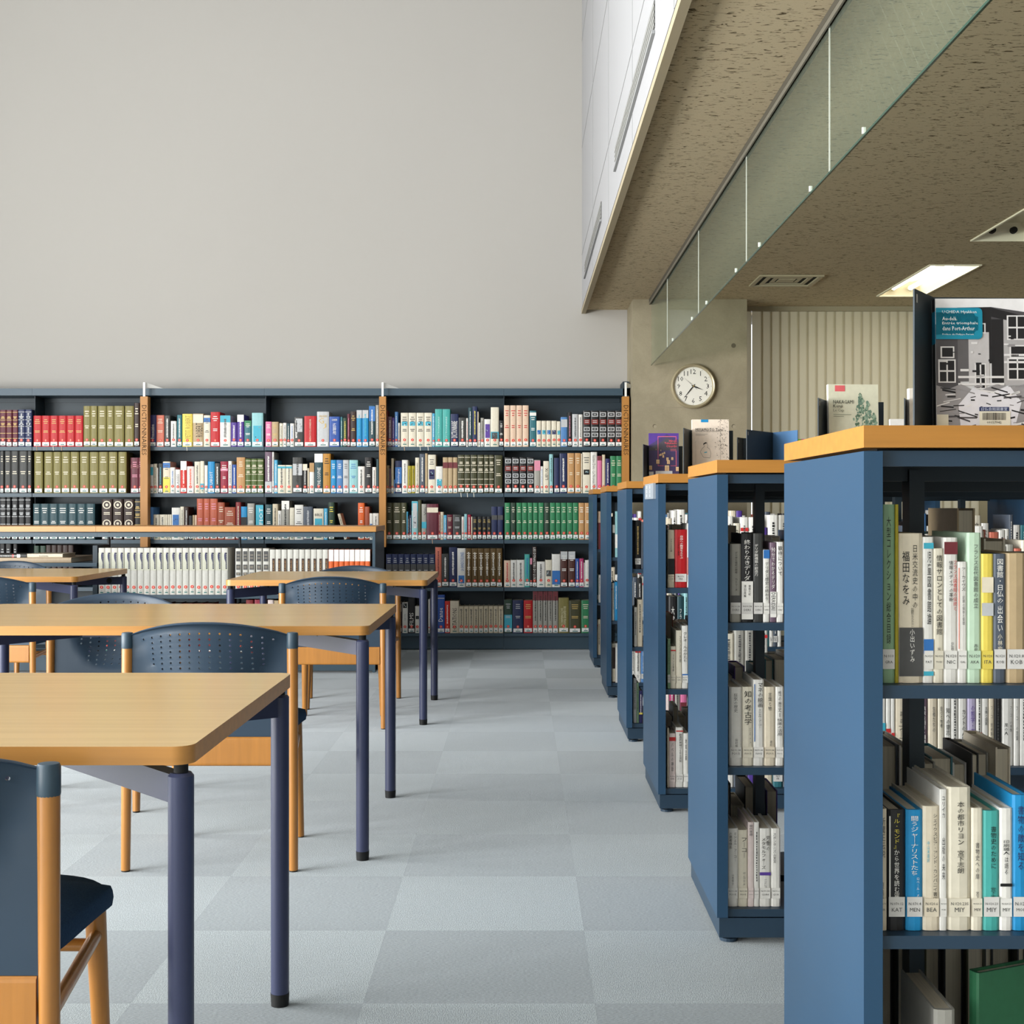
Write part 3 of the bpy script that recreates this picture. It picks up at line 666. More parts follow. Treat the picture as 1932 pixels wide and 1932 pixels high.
        if label == 'w':
            rl = lambda u0, u1, z0, z1, mat, yy: s.lab.add([(u0*w, yy, z0), (u1*w, yy, z0), (u1*w, yy, z1), (u0*w, yy, z1)], [(0,1,2,3)], mat)
            z = .007+rr.choice([0, 0, .002, .004]); 
            if c not in (PAL['white'], PAL['bone'], PAL['cream'], PAL['ivory']): s.lab.box(-.43*w, .43*w, y-.0003, 0, z, z+.027, lab)
            rl(-.2, .25, z+.004, z+.0105, tealm, y-.0008)
            rl(-.08, .08, z+.016, z+.02, '#9a9a98', y-.0008)
            r = min(.0105, w*.42); dz = z+.030+r
            s.lab.add([(r*math.cos(x), y-.0008, dz+r*math.sin(x)) for x in [math.pi/6*n for n in range(12)]], [tuple(range(12))], redd)
            s.lab.add([(-r*.15, y-.001, dz-r*.5), (r*.15, y-.001, dz-r*.5), (r*.15, y-.001, dz+r*.5), (-r*.15, y-.001, dz+r*.5)], [(0,1,2,3)], '#f2d8d0')
        elif label.startswith('N'):
            _, z, a1, a2 = (label+'|').split('|')[:4]; z = float(z)
            if c in (PAL['white'], PAL['cream'], PAL['ivory'], PAL['pale_green'], PAL['yellow'], PAL['pale_pink']): s.lab.box(-.44*w, .44*w, y-.0003, 0, z, z+.026, c)
            else: s.lab.box(-.46*w, .46*w, y-.0003, 0, z, z+.028, '#cfcdc9')
            text(s.lab, a1, 0, z+.0185, .74*w, .0062, '#4a4a4a', y-.0008, stretch=False); text(s.lab, a2, 0, z+.010, .6*w, .0062, '#4a4a4a', y-.0008)
    def place(s, loc, rot=None, labels=None, name='book', cat='book', group=None, rib=None):
        o = s.cover.build(name, loc=loc)
        if rot: o.rotation_euler = rot
        s.pages.build('page_block', o)
        if s.lab.v: s.lab.build('spine_label', o)
        if rib: MB().add([(-.002, -.0012, .004), (.003, -.0012, .004), (.001, -.0145, .0015), (-.003, -.0145, .0015), (.004, -.015, -rib), (0, -.015, -rib)], [(0,1,2,3), (3,2,4,5)], R.choice([ribbonw, ribbon]) if rib > .02 else ribbonr).build('bookmark', o)
        return tag(o, labels, cat, group)
BULK = MB()
def bulk(bk, loc, rot=None):
    xf = Matrix.Translation(loc) @ (Euler(rot).to_matrix().to_4x4() if rot else Matrix())
    for q in (bk.cover, bk.pages, bk.lab): BULK.ext(q, xf)
DET = dict(t='with vertical title', h='with small lettering', b='with gilt bands', o='with gilt frames', p='with picture on spine', s='with contrasting top', x='with contrasting band', z='with medallions', l='with side stripe')
BOOKS = []     # (visible px area, Book, loc, label, group, ribbon)
def row(spec, Z, Y, shelf, depth=.19, lo=0, hi=9999, ord0=0, unit='wall bay', ybase=None, lstyle='w'):
    k = ord0
    for it in spec.split(';'):
        it = it.strip()
        if not it: continue
        n, rest = it.split('*') if '*' in it.split(',')[0] else ('1', it)
        f = rest.split(','); n = int(n)
        x0, x1, top, colr = float(f[0]), float(f[1]), float(f[2]), f[3]
        deco = ','.join(f[4:]) if len(f) > 4 else ''
        rib = None
        if deco.endswith('~'): deco = deco[:-1].rstrip('+'); rib = .03
        st = (x1-x0)/n
        for q in range(n):
            k += 1; a = x0+q*st; b = a+st-(.25 if n == 1 else .6)
            wv = R.uniform(-.35, .35) if n > 1 else 0
            X0, X1 = px(a, Y), px(b+wv, Y); h = pz(top, Y)-Z
            bk = Book(X1-X0, h, depth*R.uniform(.9, 1.05) if n == 1 else depth, colr, deco, lstyle, bulge=None)
            wpx = b-a; cn = colr.replace('_', ' ')
            dd = next((DET[c[0]] for c in deco.split('+') if c and c[0] in DET), 'with lettered spine' if ('^' in deco) else 'with plain spine')
            lb = ('slim ' if wpx < 7 else 'thick ' if wpx > 15.5 else '')+cn+' book '+dd+', '+ordn(k)+' from left, '+shelf
            if len(lb.replace('-', ' ').split()) > 15: lb = lb.replace('with ', '', 1)
            if unit: pass
            area = max(0, min(b, hi)-max(a, lo))*(top < 1e6)*(h*F/Y)
            BOOKS.append((area, bk, ((X0+X1)/2, Y+(0 if n > 1 or rib else R.uniform(0, .006)), Z+.0006), lb, 'books on the '+shelf, rib if q in (0, 2, 3) else None))
    return k
YB = YF+.012
rows = {
 # top shelf
 (0,0): '2*0,23.2,773.6,maroon,bg;1*23.4,33.4,773.6,maroon,bg;2*34,60.4,773,navy,bs+ts',
 (0,1): '6*63,157,784.4,red,hg~;157,170.3,766,olive,hc;170.6,183.2,766,olive,hc;184.2,200,766,olive,hc;201,214.3,766,olive,hc;215.3,233.7,766,olive,hc;235.4,252,766,olive,hc;252.8,263,760.4,coffee,hc',
 (0,2): '281,294.3,783,indigo,^w,90,0,.25,.7,.5,Prononciation;294.8,309.3,783.4,salmon,hc;310,321,784,charcoal,tw;322,332.7,794.5,white,td;334,343.3,783,teal,tw;344,363,781,yellow,^#a08c3a,90,.05,.25,.95,.5,PETIT ROBERT~;363.7,383.6,780.6,khaki,^#3a3222,90,.1,.3,.72,.62,ROBERT+xc.72-.98;384,396.6,783.6,ivory,xb.78-.92+hd;397,414.7,777.4,red,hw;415,435,784,white,sa+td;435.5,447,797,purple,tw;447.3,460,782.4,purple,sw+tw;460.6,474,793.5,teal,hw+se;475,496,779,aqua,pa:.12-.62'.replace(':',''),
 (0,3): '500.8,512.2,795.6,pink,hw;512.7,525.3,796,khaki,hg;527,533.6,798.7,ivory,td;534,540.4,798,white,tk;541,547,799,dark_teal,tw;547.2,555,799,white,tb;555.2,573,787,charcoal,tw-.3+ps.5-.95;573.8,596.8,785,red,^c,90,0,.25,.9,.14,ENCYCLOPAEDIA;598,620.6,776.8,silver,^g,0,-.15,.66,.82,.45,G+^g,0,.15,.52,.66,.25,J+^g,0,0,.84,.9,.7,GRAND;621,641,786,blue,^w,0,0,.86,.92,.5,GAKKEN+jw,0,.4,.78,.32,広辞苑;642.3,646.3,786.6,teal,tw;646.7,655,788.6,dark_green,ty;655.2,660.4,781,maroon,tp;661,672.2,776.5,coffee,hg;672.7,683,773.8,cyan,ss+ta;683.5,695.3,773.8,cyan,ss+ta;696,708,765,dark_teal,xb.62-.98+tw;708.8,715,764.4,grey,tw',
 (0,4): '729,731,774,dark_red,tw;731.3,740,786,mauve,tw;740.2,744.4,788,purple,tw;744.8,750.7,777,steel_blue,tw;750.9,754.4,798,white,tk;754.6,756,808,charcoal,;4*756.2,815.5,779,ivory,pa.62-.74+hk~;815.7,820.6,780,sky_blue,tw;2*821,849.8,772,turquoise,^#bfe0dc,90,0,.2,.8,.2,DICTIONNAIRE;850,865,781,navy,^w,90,0,.28,.78,.75,DICTIONNAIRE;865.4,879.5,788,charcoal,tw;879.7,883.3,789,white,tr;883.5,891,769,dark_teal,tw;891.2,900.8,767,navy,ty;901,903,777,cream,;903.2,906.4,797.6,white,td;907,913,788.6,grey,tk;913.8,926,791,white,pv.32-.82;926,941.2,768.5,ivory,xa.2-.38+pd.2-.36;941.8,950,793.5,black,hw~',
 (0,5): '4*951,998,765,peach,hr;999.3,1012,775,teal,hw+xw.86-.95;1012.4,1021.5,794,ivory,pb.48-.64;1022,1030.6,794,ivory,pa.48-.64;1031,1040,794,ivory,pb.48-.64;1040.4,1050.4,794,ivory,pn.48-.64;1050.8,1058,795,ivory,pa.48-.64;1058.3,1070.7,787,steel_blue,xs.66-.92;1071.2,1079.2,778,black,tp;1079.8,1091.2,781.5,silver,td;1091.6,1099.6,782,white,td;1100.4,1114,775,black,os;1115,1129.8,775,black,os;1130.8,1144.7,775,black,os;1145.7,1161,775,black,os;1161.4,1173.4,775,black,os',
 # second shelf
 (1,0): '0,6.5,851,charcoal,hc;8,20,851,charcoal,hc;20.6,34.3,851,charcoal,hc;35,51,851,charcoal,hc;51.7,58.7,851,charcoal,hc',
 (1,1): '64,80,852.8,olive,hc;83,99,852.8,olive,hc;100.2,115,852.8,olive,hc;115.7,131.7,852.8,olive,hc;132.4,148.3,852.8,olive,hc;150.3,167.4,852.8,olive,hc;168.5,185,852.8,olive,hc;186.3,203.4,852.8,olive,hc;204.7,221,852.8,olive,hc;223,238.4,852.8,olive,hc;246,261.7,863.6,maroon,hp+xm.7-.8;262,266,863.6,maroon,hp',
 (1,2): '280,283,876,white,;283.2,289,876,white,xa.62-.9;289.2,295.7,875,ivory,td;295.9,298,882.7,white,;298.2,306.8,874.6,charcoal,ta;307,320.9,871,cream,xb.8-.96+xy.03-.5+hd;321,330.2,882,white,tb;330.6,340,886,white,^#6a6a72,90,0,.2,.8,.45,CLASSES;340.5,352.2,870,scarlet,xw.72-1+tw;352.5,366.2,880,pale_pink,to;366.5,377.4,871,ivory,td;377.6,385,870,ivory,xa.12-.3;385.7,391.7,878,white,;392,404.8,871,cyan,^w,90,0,.28,.68,.42,LARGOT;405,415.2,874,charcoal,tw;415.6,430,870.7,crimson,hw+xp.7-.78;430.4,437.3,870,white,tk;437.9,445.9,876.8,blue,tw;446.3,462.3,863,tan,hc;463,473.7,865.6,moss,bc~;473.9,485.2,865.6,moss,bc;485.5,497.2,865.6,moss,bc',
 (1,3): '499.8,513,852.6,mauve,xs.03-.28+tw;513.4,517,853,white,tm;517.3,523.7,868,sky_blue,tw;523.9,538.8,877.5,ivory,xa.88-.95+td;539.2,551.3,877.5,ivory,xa.88-.95+td;552,570.4,863,charcoal,xs.5-.82+tk;571,579.9,875.5,black,sc+tw;580.1,583.6,883.5,beige,;583.8,592.8,873.4,white,xt.7-1;593,609.2,856,dark_teal,sw+^w,90,.05,.2,.65,.4,PHILOSOPHIE;609.4,623.6,856,ochre,hk;623.9,634.4,868,cyan,hw;634.9,646.9,868,steel_blue,hw;647.1,658.3,868,silver,hd;658.7,675,868,aqua,hb;675.3,688,880,white,tk;688.4,702,863,black,hw;702.4,709.7,881.5,white,tk;710,714.8,866,dark_teal,',
 (1,4): '728.4,734,878,khaki,td;734.3,737.4,883.7,mauve,;738,742.7,865,beige,;742.9,745,905,steel_blue,;745.3,758,869.5,navy,xb.3-.8+^w,90,.05,.3,.75,.36,Biologie;758.2,769.3,868,white,td;769.5,776.4,879,mustard,td;776.6,783.2,879,mustard,td;783.5,791.3,863.6,ivory,^#333333,90,0,.2,.85,.34,LES MYTHOLOGIES;791.6,801.9,856.5,slate,tw;802.2,806.9,855.5,khaki,;807.2,822.2,858,ivory,hd+pn.36-.62;822.4,835.3,880,white,pa.26-.52;835.5,845.2,863,khaki,xm.7-.86;845.5,854.3,863,khaki,xm.7-.86;854.6,863.2,863,khaki,xm.7-.86;863.7,876.3,858.5,dark_olive,bc~;876.6,887.3,858.5,dark_olive,bc~;888,900.2,858.5,dark_olive,bc~;900.9,912.5,858.5,dark_olive,bc;913.2,922.5,858.5,dark_olive,bc;922.9,932,858.5,dark_olive,bc;933,948,859,dark_olive,hc',
 (1,5): '952.2,965.2,863,black,os;966.3,979.4,863,black,os;980.5,993.1,863,black,os;994.5,1007.4,863,black,os;1008,1019.7,868,grey,xp.68-.98;1019.9,1025.2,880,white,tb;1025.4,1036.3,870,ivory,^#222222,90,.05,.42,.78,.5,LIEUX;1036.6,1043.7,857,aqua,tk;1045.5,1055.7,864,navy,;1056,1070.2,855.6,navy,tw;1070.7,1084,855,tan,hc;1085,1096,855,tan,hc;1096.3,1099,856,cream,;1099.2,1114.3,853.7,ivory,hd+pk.46-.58;1114.7,1126.8,853,white,^#333333,-90,0,.1,.93,.42,Gustave Dore - Le Nouveau Paris;1127.2,1136,860.5,pink,xm.88-1;1136.4,1142.2,858,beige,;1142.6,1151.4,865.6,indigo,tw;1151.8,1162.9,860.5,green,hc;1163.2,1173.6,860.5,green,hc',
 # third shelf
 (2,0): '0,11,938.5,black,bs;11.7,20,938.5,black,bs;21.7,33.4,938.5,black,bs;34.5,46,938.5,black,bs;47,57.8,938.5,black,bs',
 (2,1): '62.2,75.7,950.6,dark_teal,hw;76,92.4,950.6,dark_teal,hw;92.8,109.2,950.6,dark_teal,hw;109.4,127.3,950.6,dark_teal,hw;128.2,144.4,950.6,dark_teal,hw;145.2,161.6,950.6,dark_teal,hw;162,178.6,950.6,dark_teal,hw;191.4,211,942,coffee,zc;212.8,231.3,942,coffee,zc;233,252,942,coffee,zc;253.5,265,942,black,bg',
 (2,2): '278.6,282.6,957,grey,;282.8,289,957,steel_blue,;289.2,300.4,971,ivory,td;300.7,312.1,971,ivory,td;312.4,315.7,971,ivory,;315.9,319.2,971,ivory,;319.3,323.4,971,ivory,;323.7,339.6,958,white,pb.4-.78;340,347.1,956,ivory,td;347.6,355.5,957,coffee,tw;355.7,363,973,black,xc.2-.5;363.2,367,972,khaki,;367.2,371,972,peach,;371.2,383.7,941,terracotta,hp;384,395.7,941,terracotta,hp;396,410.1,941,terracotta,hp;410.4,423.4,948,rust,hc;423.6,443.9,957,rust,hc;444.5,454.3,947.6,dark_red,tc;454.7,466.2,956,cyan,xk.4-.68;466.5,480.1,950,grey,hw;482.2,497,951.7,black,xa.02-.98+^w,90,.2,.05,.9,.46,PAFFIOT',
 (2,3): '499.9,513.7,952,dark_teal,hw+xb.2-.23;514,524.1,951,beige,tk;524.3,530.8,963.7,white,tk;531,546,945,grey,sw+tk;546.3,555.2,958,ivory,;555.6,572,952.7,white,hd;572.3,589.7,956,slate,ts;591.2,610.3,959.7,ivory,^#333333,0,0,.76,.84,.7,BIBLE+pa.1-.68;611.2,618.3,959.4,sky_blue,tw;619.4,630.8,948,dark_green,hy;675.3,687.4,949,orange,hw;688,697,956,rust,;697.2,703.4,968.7,white,pb.4-.6;703.8,714.6,968.5,white,td',
 (2,4): '728.2,740.5,948.8,dark_olive,hc;740.8,756.7,948.8,dark_olive,hc;757,767,948.8,dark_olive,hc;767.2,769.3,965.6,sky_blue,;769.5,772,974,black,tw;772.3,776.4,972,navy,tw;776.6,788.7,945.8,aqua,xa.75-.99+ps.3-.95;788.9,795.3,943.6,dark_olive,;795.5,804.8,951,grey,xa.32-.5+^#444444,90,.2,.68,.9,.45,Vin;805.2,827,951,maroon,xc.76-.9~;827.2,830.6,965.6,dark_red,tw;831,837,966,beige,td;837.2,842.7,972,sky_blue,tw;843,854,971,maroon,hc;854.4,870.6,971,charcoal,hs;871,875.7,975,white,tr;876,881.5,970,aqua,tb;881.8,888.7,971,crimson,tw;889,891.4,975,cream,;891.6,900,975,black,hg;900.6,909.2,975,black,hg;909.9,917.8,975,black,hg;918.3,926.8,975,black,hg;927.2,938.3,956,navy,xd.6-.74;938.8,949.2,956,navy,xd.6-.74',
 (2,5): '952.2,962.7,948.8,green,hc;963.7,973.4,948.8,dark_green,hc;974.4,984.4,948.8,green,hc;985,995.1,948.8,green,hc;995.8,1005,948.8,green,hc;1005.8,1015.2,948.8,green,hc;1016,1026.1,948.8,green,hc;1026.9,1037.2,948.8,dark_green,hc;1037.8,1048.1,948.8,green,hc;1048.9,1058.1,948.8,green,hc;1058.9,1069.2,948.8,green,hc;1069.9,1080.6,948.8,green,hc;1081.1,1091.2,948.8,green,hc;1091.9,1102.9,949,tan,hw;1103.5,1114,949,tan,hw',
 # fourth shelf
 (3,0): '0,8.8,1026.2,black,hs;10.1,20.8,1026.2,black,hs;24,32,1026.2,black,hs',
 (3,1): '63,73.3,1030,dark_green,;74.7,85.5,1030,dark_green,;5*86.2,138.5,1028.7,coffee,',
 (3,4): '8*728.4,821,1045.6,navy,xd.46-.7+hs;821.3,833,1032.6,salmon,tm;833.3,847,1045,charcoal,tw;847.2,862.5,1032.6,navy,tw;862.8,878.3,1034.6,white,^#2f6cb0,90,.1,.42,.9,.4,LA BANDE DESSINEE+pb.1-.3;6*878.7,948.4,1034.8,umber,tw+hc',
 (3,5): '951,963.3,1057.5,peach,tr;963.6,975.2,1056.8,white,tk;975.4,989.6,1056.6,white,td;989.8,999.7,1046,turquoise,tb;999.9,1004.2,1053,black,sp;1004.4,1012.9,1031.8,coffee,^w,-90,0,.15,.98,.55,LES DYNASTIES DU LUXE;1013.1,1028.4,1059.8,white,td;1029,1041.5,1056.8,ivory,pd.4-.62;1041.7,1057.2,1045.8,white,xb.08-.5;1057.6,1071,1040.6,brown,hw+ss;1072.2,1085.7,1040.6,brown,hw+ss;1085.9,1092.9,1054,blue,tw;1093.1,1101.5,1054,magenta,tw;1101.7,1103.5,1062,white,;1103.8,1112,1057,white,',
 # lowest shelf
 (4,4): '753.2,758,1137,coffee,pc.7-.95;759,769.4,1137,white,pk.82-.98+^#666666,90,0,.42,.62,.4,Lyons;770,782.8,1128.7,black,^w,90,0,.22,.58,.6,FILMS;783.2,791.7,1144,white,pk.52-.64;808,811.4,1130.7,white,;825.3,839,1122.4,blue,^w,90,-.05,.3,.66,.6,Danse+xs.9-.92;839.3,849,1134.5,scarlet,tw;849.3,865.7,1134,cream,^#33302a,90,.02,.12,.78,.5,CITATIONS;9*866,949.8,1144,beige,^#333333,0,0,.84,.9,.6,AC+td',
 (4,5): '951.2,966.5,1131.9,dark_green,xa.05-.55+hs;967.2,987.1,1132.5,navy,hs;988.2,1005,1133,red,hg;1005.5,1014.8,1115.7,grey,sm+tk;1015,1024.4,1115.7,grey,sm+tk;1024.9,1033.5,1115.7,grey,sm+tk;1034,1042.7,1115.7,grey,sm+tk;1043,1053.2,1115.7,grey,sm+tk;1053.8,1073.2,1128,olive,^#d8d2b0,-90,.12,.1,.75,.25,BIOGRAPHIE FRANCAISE+^#d8d2b0,-90,-.16,.2,.7,.22,DICTIONNAIRE DE;1073.5,1096.2,1133.4,dark_olive,hg;1096.9,1113,1133,green,hc',
}
rn = ['top', 'second', 'third', 'fourth', 'lowest']
for (r, b), sp in rows.items():
    hid = 0
    row(sp, SH[r], YB, '%s wall shelf %s bay' % (rn[r], ordn(b+1)), .19, 0, 1110 if r > 1 else 1175)
# leaning book on the third shelf, fourth bay
# low bookshelf
row('20*185.8,430.3,1034,bone,u;444,455,1035,bone,rd.72-.94+rd.54-.65+rd.42-.48;457,468,1035,bone,rd.72-.94+rd.54-.65+rd.42-.48;469,480.6,1035,bone,rd.72-.94+rd.54-.65+rd.42-.48;483,494,1035,bone,rd.72-.94+rd.54-.65+rd.42-.48;495.6,507.5,1035,bone,rd.72-.94+rd.54-.65+rd.42-.48', .505, YL+.022, 'low bookshelf middle bay', .21)
BN = len(BOOKS)
row('10*508.9,620,1037,bone,iz.16-.80+^#b98f52,90,.17,.2,.76,.24,UNIVERSALIS;8*620.2,698.9,1037,orange,xw.74-1+hw', .505, YL+.022, 'low bookshelf right bay', .21, ord0=5)
row('427,435,1131.5,maroon,;442,462,1140,charcoal,;464,478,1132,dark_red,hp;480,503,1131.5,crimson,;505,516,1132,pale_pink,pr.5-.9;517,530,1133,khaki,;534,600,1138,charcoal,', .133, YL+.03, 'low bookshelf lowest shelf', .2)
row('10*190,400,1139,dark_red,', .133, YL+.035, 'low bookshelf lowest shelf', .2, ord0=10)
# ------------------------------------------------------------------ books on the aisle shelves
def grow(gi, si, spec, where, setb=.032, depth=.165, hi=9999, o0=0):
    """like row(), for a shelf of the aisle bookshelves; the label text of the spine sticker comes after an @"""
    Y = GY[gi]+setb; Z = GS[gi][si]; k = o0
    for it in spec.split(';'):
        it = it.strip()
        if not it: continue
        it, lb = it.split('@') if '@' in it else (it, '')
        f = it.split(','); x0, x1, top, colr = float(f[0]), float(f[1]), float(f[2]), f[3]; deco = ','.join(f[4:]); k += 1
        X0, X1 = px(x0, Y), px(x1-.3, Y); h = pz(top, Y)-Z
        bk = Book(X1-X0, h, depth, colr, deco, 'N|.02|'+lb.replace('/', '|') if lb else '', None)
        dd = next((DET[c[0]] for c in deco.split('+') if c and c[0] in DET), 'with lettered spine' if ('^' in deco or 'j' in deco) else 'with plain spine')
        lab2 = ('thick ' if (X1-X0) > .036 else 'slim ' if X1-X0 < .014 else '')+colr.replace('_', ' ')+' book '+dd+', '+ordn(k)+' from left, '+where
        if len(lab2.split()) > 15: lab2 = lab2.replace('with ', '', 1)
        a = max(0, min(x1, 1932)-x0)*h*F/Y
        BOOKS.append((a if hi == 9999 else hi, bk, ((X0+X1)/2, Y, Z+.0006), lab2, 'books on the '+where, None))
G1 = 'nearest blue shelf upper row'; G1b = 'nearest blue shelf lower row'
grow(0, 0, 'e,0,0,x' if False else '1664.5,1689,952.4,sage,jk,0,.22,.93,.34,大型コレクション総合目録@N.010/GRA;1689.3,1695.5,952.4,mustard,;1696,1742,1007,cream,xd.045-.37+jk,.16,.5,.92,.21,日米交流史の中の+jk,-.22,.52,.88,.30,福田なをみ+jk,.05,.375,.5,.12,外国研究とライブラリアン+jw,.05,.14,.36,.2,小出いずみ;1742.4,1761.8,1014,white,xa.92-.96+xb.20-.30+xa.05-.08+jk,.05,.40,.90,.4,児童図書館論@N.020/PAT;1762,1780.8,1035.5,ivory,jk,.05,.36,.95,.62,情報サロンとしての図書館+jd,0,.16,.26,.3,戸田@N.020/TOD;1781,1807.3,1015,white,jk,0,.56,.84,.3,情報メディアの革新+jr,.30,.50,.84,.26,フランス図書館の伝統と+xm.885-.97+jd,.1,.19,.28,.2,日仏図書館@N.020/NIC;1807.5,1824.8,1060.6,white,lo+jk,.1,.76,.95,.4,アーカイヴズ+jd,.1,.48,.72,.24,記録の保存と管理@N.020/GAL;1825,1851.8,1006,pale_green,jd,.1,.50,.92,.34,フランス近代図書館の成立+jd,.1,.15,.26,.28,赤星隆子@N.020/AKA;1852,1874.8,1045.8,yellow,xs.52-.62+xc.70-.82@N.020/ITA;1875,1898.5,1045.8,slate,jw,0,.62,.96,.52,図書館・日仏の+jw,0,.40,.60,.44,出会い+jc,0,.24,.38,.36,小林宏@N.020/KOB;1899,1936,1044.6,khaki,@N.020.8/KOB', G1)
grow(0, 1, '1657.5,1673.5,1527,cream,jd,0,.6,.93,.62,新聞王伝説+jd,0,.22,.4,.3,鹿島茂@N.070/GIR;1675.5,1708.5,1529,black,jy,0,.68,.97,.34,『ル・モンド』+jw,0,.32,.67,.3,から世界を読む+jw,0,.22,.32,.28,加藤晴久+lw@N.070.12/KAT;1710,1741.5,1529,cyan,jw,0,.46,.95,.42,闘うジャーナリストたち+jw,.2,.2,.44,.16,ロベール・メナール@N.070.4/MEN;1742,1773.2,1522,cream,jk,.22,.24,.94,.26,シェイクスピア・アンド・カンパニイ書店+ja,-.2,.55,.72,.16,中山末喜訳@N.020.6/BEA;1773.4,1786.7,1490,white,jk,0,.8,.95,.45,ユリイカ+jd,0,.36,.66,.45,出版の未来@N.020/YUR;1788,1832.6,1486,ivory,jk,.05,.60,.90,.30,本の都市リヨン+jk,.05,.40,.56,.28,宮下志朗@N.020.235/MIY;1833.6,1854.5,1525.6,ivory,jd,0,.42,.72,.36,書物史への扉+jd,0,.2,.32,.26,宮下志朗@N.020.23/MIY;1855,1886.3,1530.5,turquoise,jk,.12,.52,.87,.34,書物史のために+jk,.1,.24,.36,.3,宮下志朗@N.020.23/MIY;1886.7,1910.6,1525.6,white,jk,0,.62,.74,.5,印刷職人+jk,0,.46,.6,.3,は語る+xk.36-.385@N.020.23/MIY;1911,1941,1501,cyan,jn,0,.45,.92,.4,書物の敵を知る@N.020/MOR', G1b)
G2 = 'second blue shelf upper row'; G2b = 'second blue shelf middle row'; G2c = 'second blue shelf bottom row'
grow(1, 0, '1377.8,1398.5,1026.7,grey,xd.16-.34+jk,.05,.62,.9,.26,デリダと肯定の思考+jk,.05,.40,.56,.2,カトリーヌ@N191.58/DER3;1398.9,1421.3,1007,black,xw.03-.46+jw,.0,.47,.93,.52,終わりなきデリダ+jk,.2,.3,.42,.2,齋藤元紀+jk,-.2,.28,.42,.2,澤田直編@N191.58/DER5;1421.6,1440,1007,charcoal,jw,-.2,.52,.88,.36,デリダ脱構築の創造力@N191.58/DER3;1440.3,1452.4,1037.7,white,xb.88-1+jk,.05,.3,.83,.58,デリダと歴史の終わり@N191.58/DER8;1453,1465.2,1024,mauve,^w,0,0,.88,.94,.6,90+jw,0,.42,.87,.5,分でわかるデリダ+xw.06-.38+^#222222,-90,0,.16,.37,.6,DERRIDA@N191.58/DER5;1465.4,1478.5,1023,white,jk,0,.58,.95,.62,歓待について@N191.58/DER7', G2, .03)
grow(1, 1, '1376.3,1400.5,1297,white,jd,0,.68,.92,.3,狂気の歴史+jd,.05,.2,.34,.2,田村俶訳@N191.58/FOU3;1401.2,1421.5,1296.5,ivory,jk,0,.52,.95,.66,知の考古学+jk,.2,.26,.48,.2,ミシェル・フーコー@N191.58/FOU3;1421.8,1441.8,1283,white,lb+jk,.14,.68,.96,.5,マネの絵画+jk,.1,.44,.66,.32,ミシェル・フーコー@N191.58/FOU2;1442,1463.3,1296.5,cream,jd,0,.7,.93,.32,言葉と物+jd,.1,.18,.32,.22,渡辺一民@N191.58/FOU1;1463.5,1479,1296.5,white,jd,0,.62,.95,.4,性の歴史Ⅱ+jd,0,.38,.6,.6,快楽の活用@N191.58/FOU2', G2b, .03)
grow(1, 2, '1372.4,1393.2,1563.7,white,jk,.22,.58,.95,.26,ミシェル・フーコー+jk,-.2,.74,.95,.28,の思考体系+jd,0,.28,.42,.2,山本哲士@N191.58/FOU5;1393.5,1411.3,1566.6,ivory,jk,.1,.64,.90,.5,フーコー+jd,.1,.28,.45,.3,ポールヴェーヌ@N191.58/FOU5;1411.6,1422.6,1552,pale_pink,jd,0,.84,.97,.6,現代思想@N191.58/FOU5;1423,1432.6,1552,white,jd,0,.74,.78,.3,二・+td@N194/FOU;1433,1454.8,1563.7,white,jk,.24,.72,.91,.32,労働の+jk,-.14,.48,.88,.36,メタモルフォーズ+xv.40-.44+jd,0,.2,.35,.26,アンドレゴルツ@N191.58/GOR4;1455.3,1473,1563.7,white,jk,-.14,.56,.94,.3,スポンタニズム宣言@N191.6/GUA', G2c, .03)
g2x = '1661,1671,1290,white,xa.3-.52@;1672,1681,1290,white,xr.40-.45@;1681.5,1688.5,1290,white,xr.36-.4;1689,1708.5,1285,cream,jk,.1,.2,.47,.5,フーコー+jk,.1,.5,.64,.3,言語・文学;1709,1727.4,1283,black,jw,0,.38,.7,.4,文学の舞台+pw.2-.35;1728,1751,1285,mauve,jw,.22,.2,.7,.2,真実を語る・講義録+jw,-.2,.3,.7,.16,ミシェル・フーコー講義;1751.5,1769,1286,cream,jd,.1,.4,.7,.3,生者たちの;1770,1782,1285,ivory,jk,0,.45,.7,.4,自己と他者;1782.4,1794.6,1285,white,jk,0,.36,.68,.6,知への意志;1795,1808.2,1285,white,td;1808.6,1825,1285,white,jk,.1,.22,.66,.44,カントの人間学;1825.4,1842,1284,lilac,jv,.1,.3,.7,.5,の哲学・真理;1842.5,1853,1292,white,xr.36-.41+td;1853.4,1865.4,1286,white,jk,.1,.48,.7,.4,主体と国家;1866,1876,1285,cream,jd,0,.3,.7,.4,フーコー思考集成;1876.4,1890,1285,black,td;1890.5,1913,1285,white,jd,.25,.4,.7,.2,フーコーの肖像+jk,-.15,.36,.5,.3,風の人;1913.5,1924,1286,white,jd,0,.3,.7,.4,フーコーの言葉;1924.3,1940,1286,white,td'
grow(1, 1, g2x, 'second blue shelf middle row beyond the gap', .03, o0=7)
G3 = 'third blue shelf upper row'; G3b = 'third blue shelf middle row'; G3c = 'third blue shelf bottom row'
grow(2, 0, '1260,1272.8,1000,cream,xk.14-.50+jk,0,.62,.84,.3,フランス文化論@N.370/COM;1273.3,1296.4,999.6,red,jw,.05,.5,.9,.26,自由への教育をえらぶ+jk,-.2,.55,.86,.14,フレネ学校の教育@N.370/FRE;1296.8,1301.5,988,white,xo.2-.47', G3, .03)
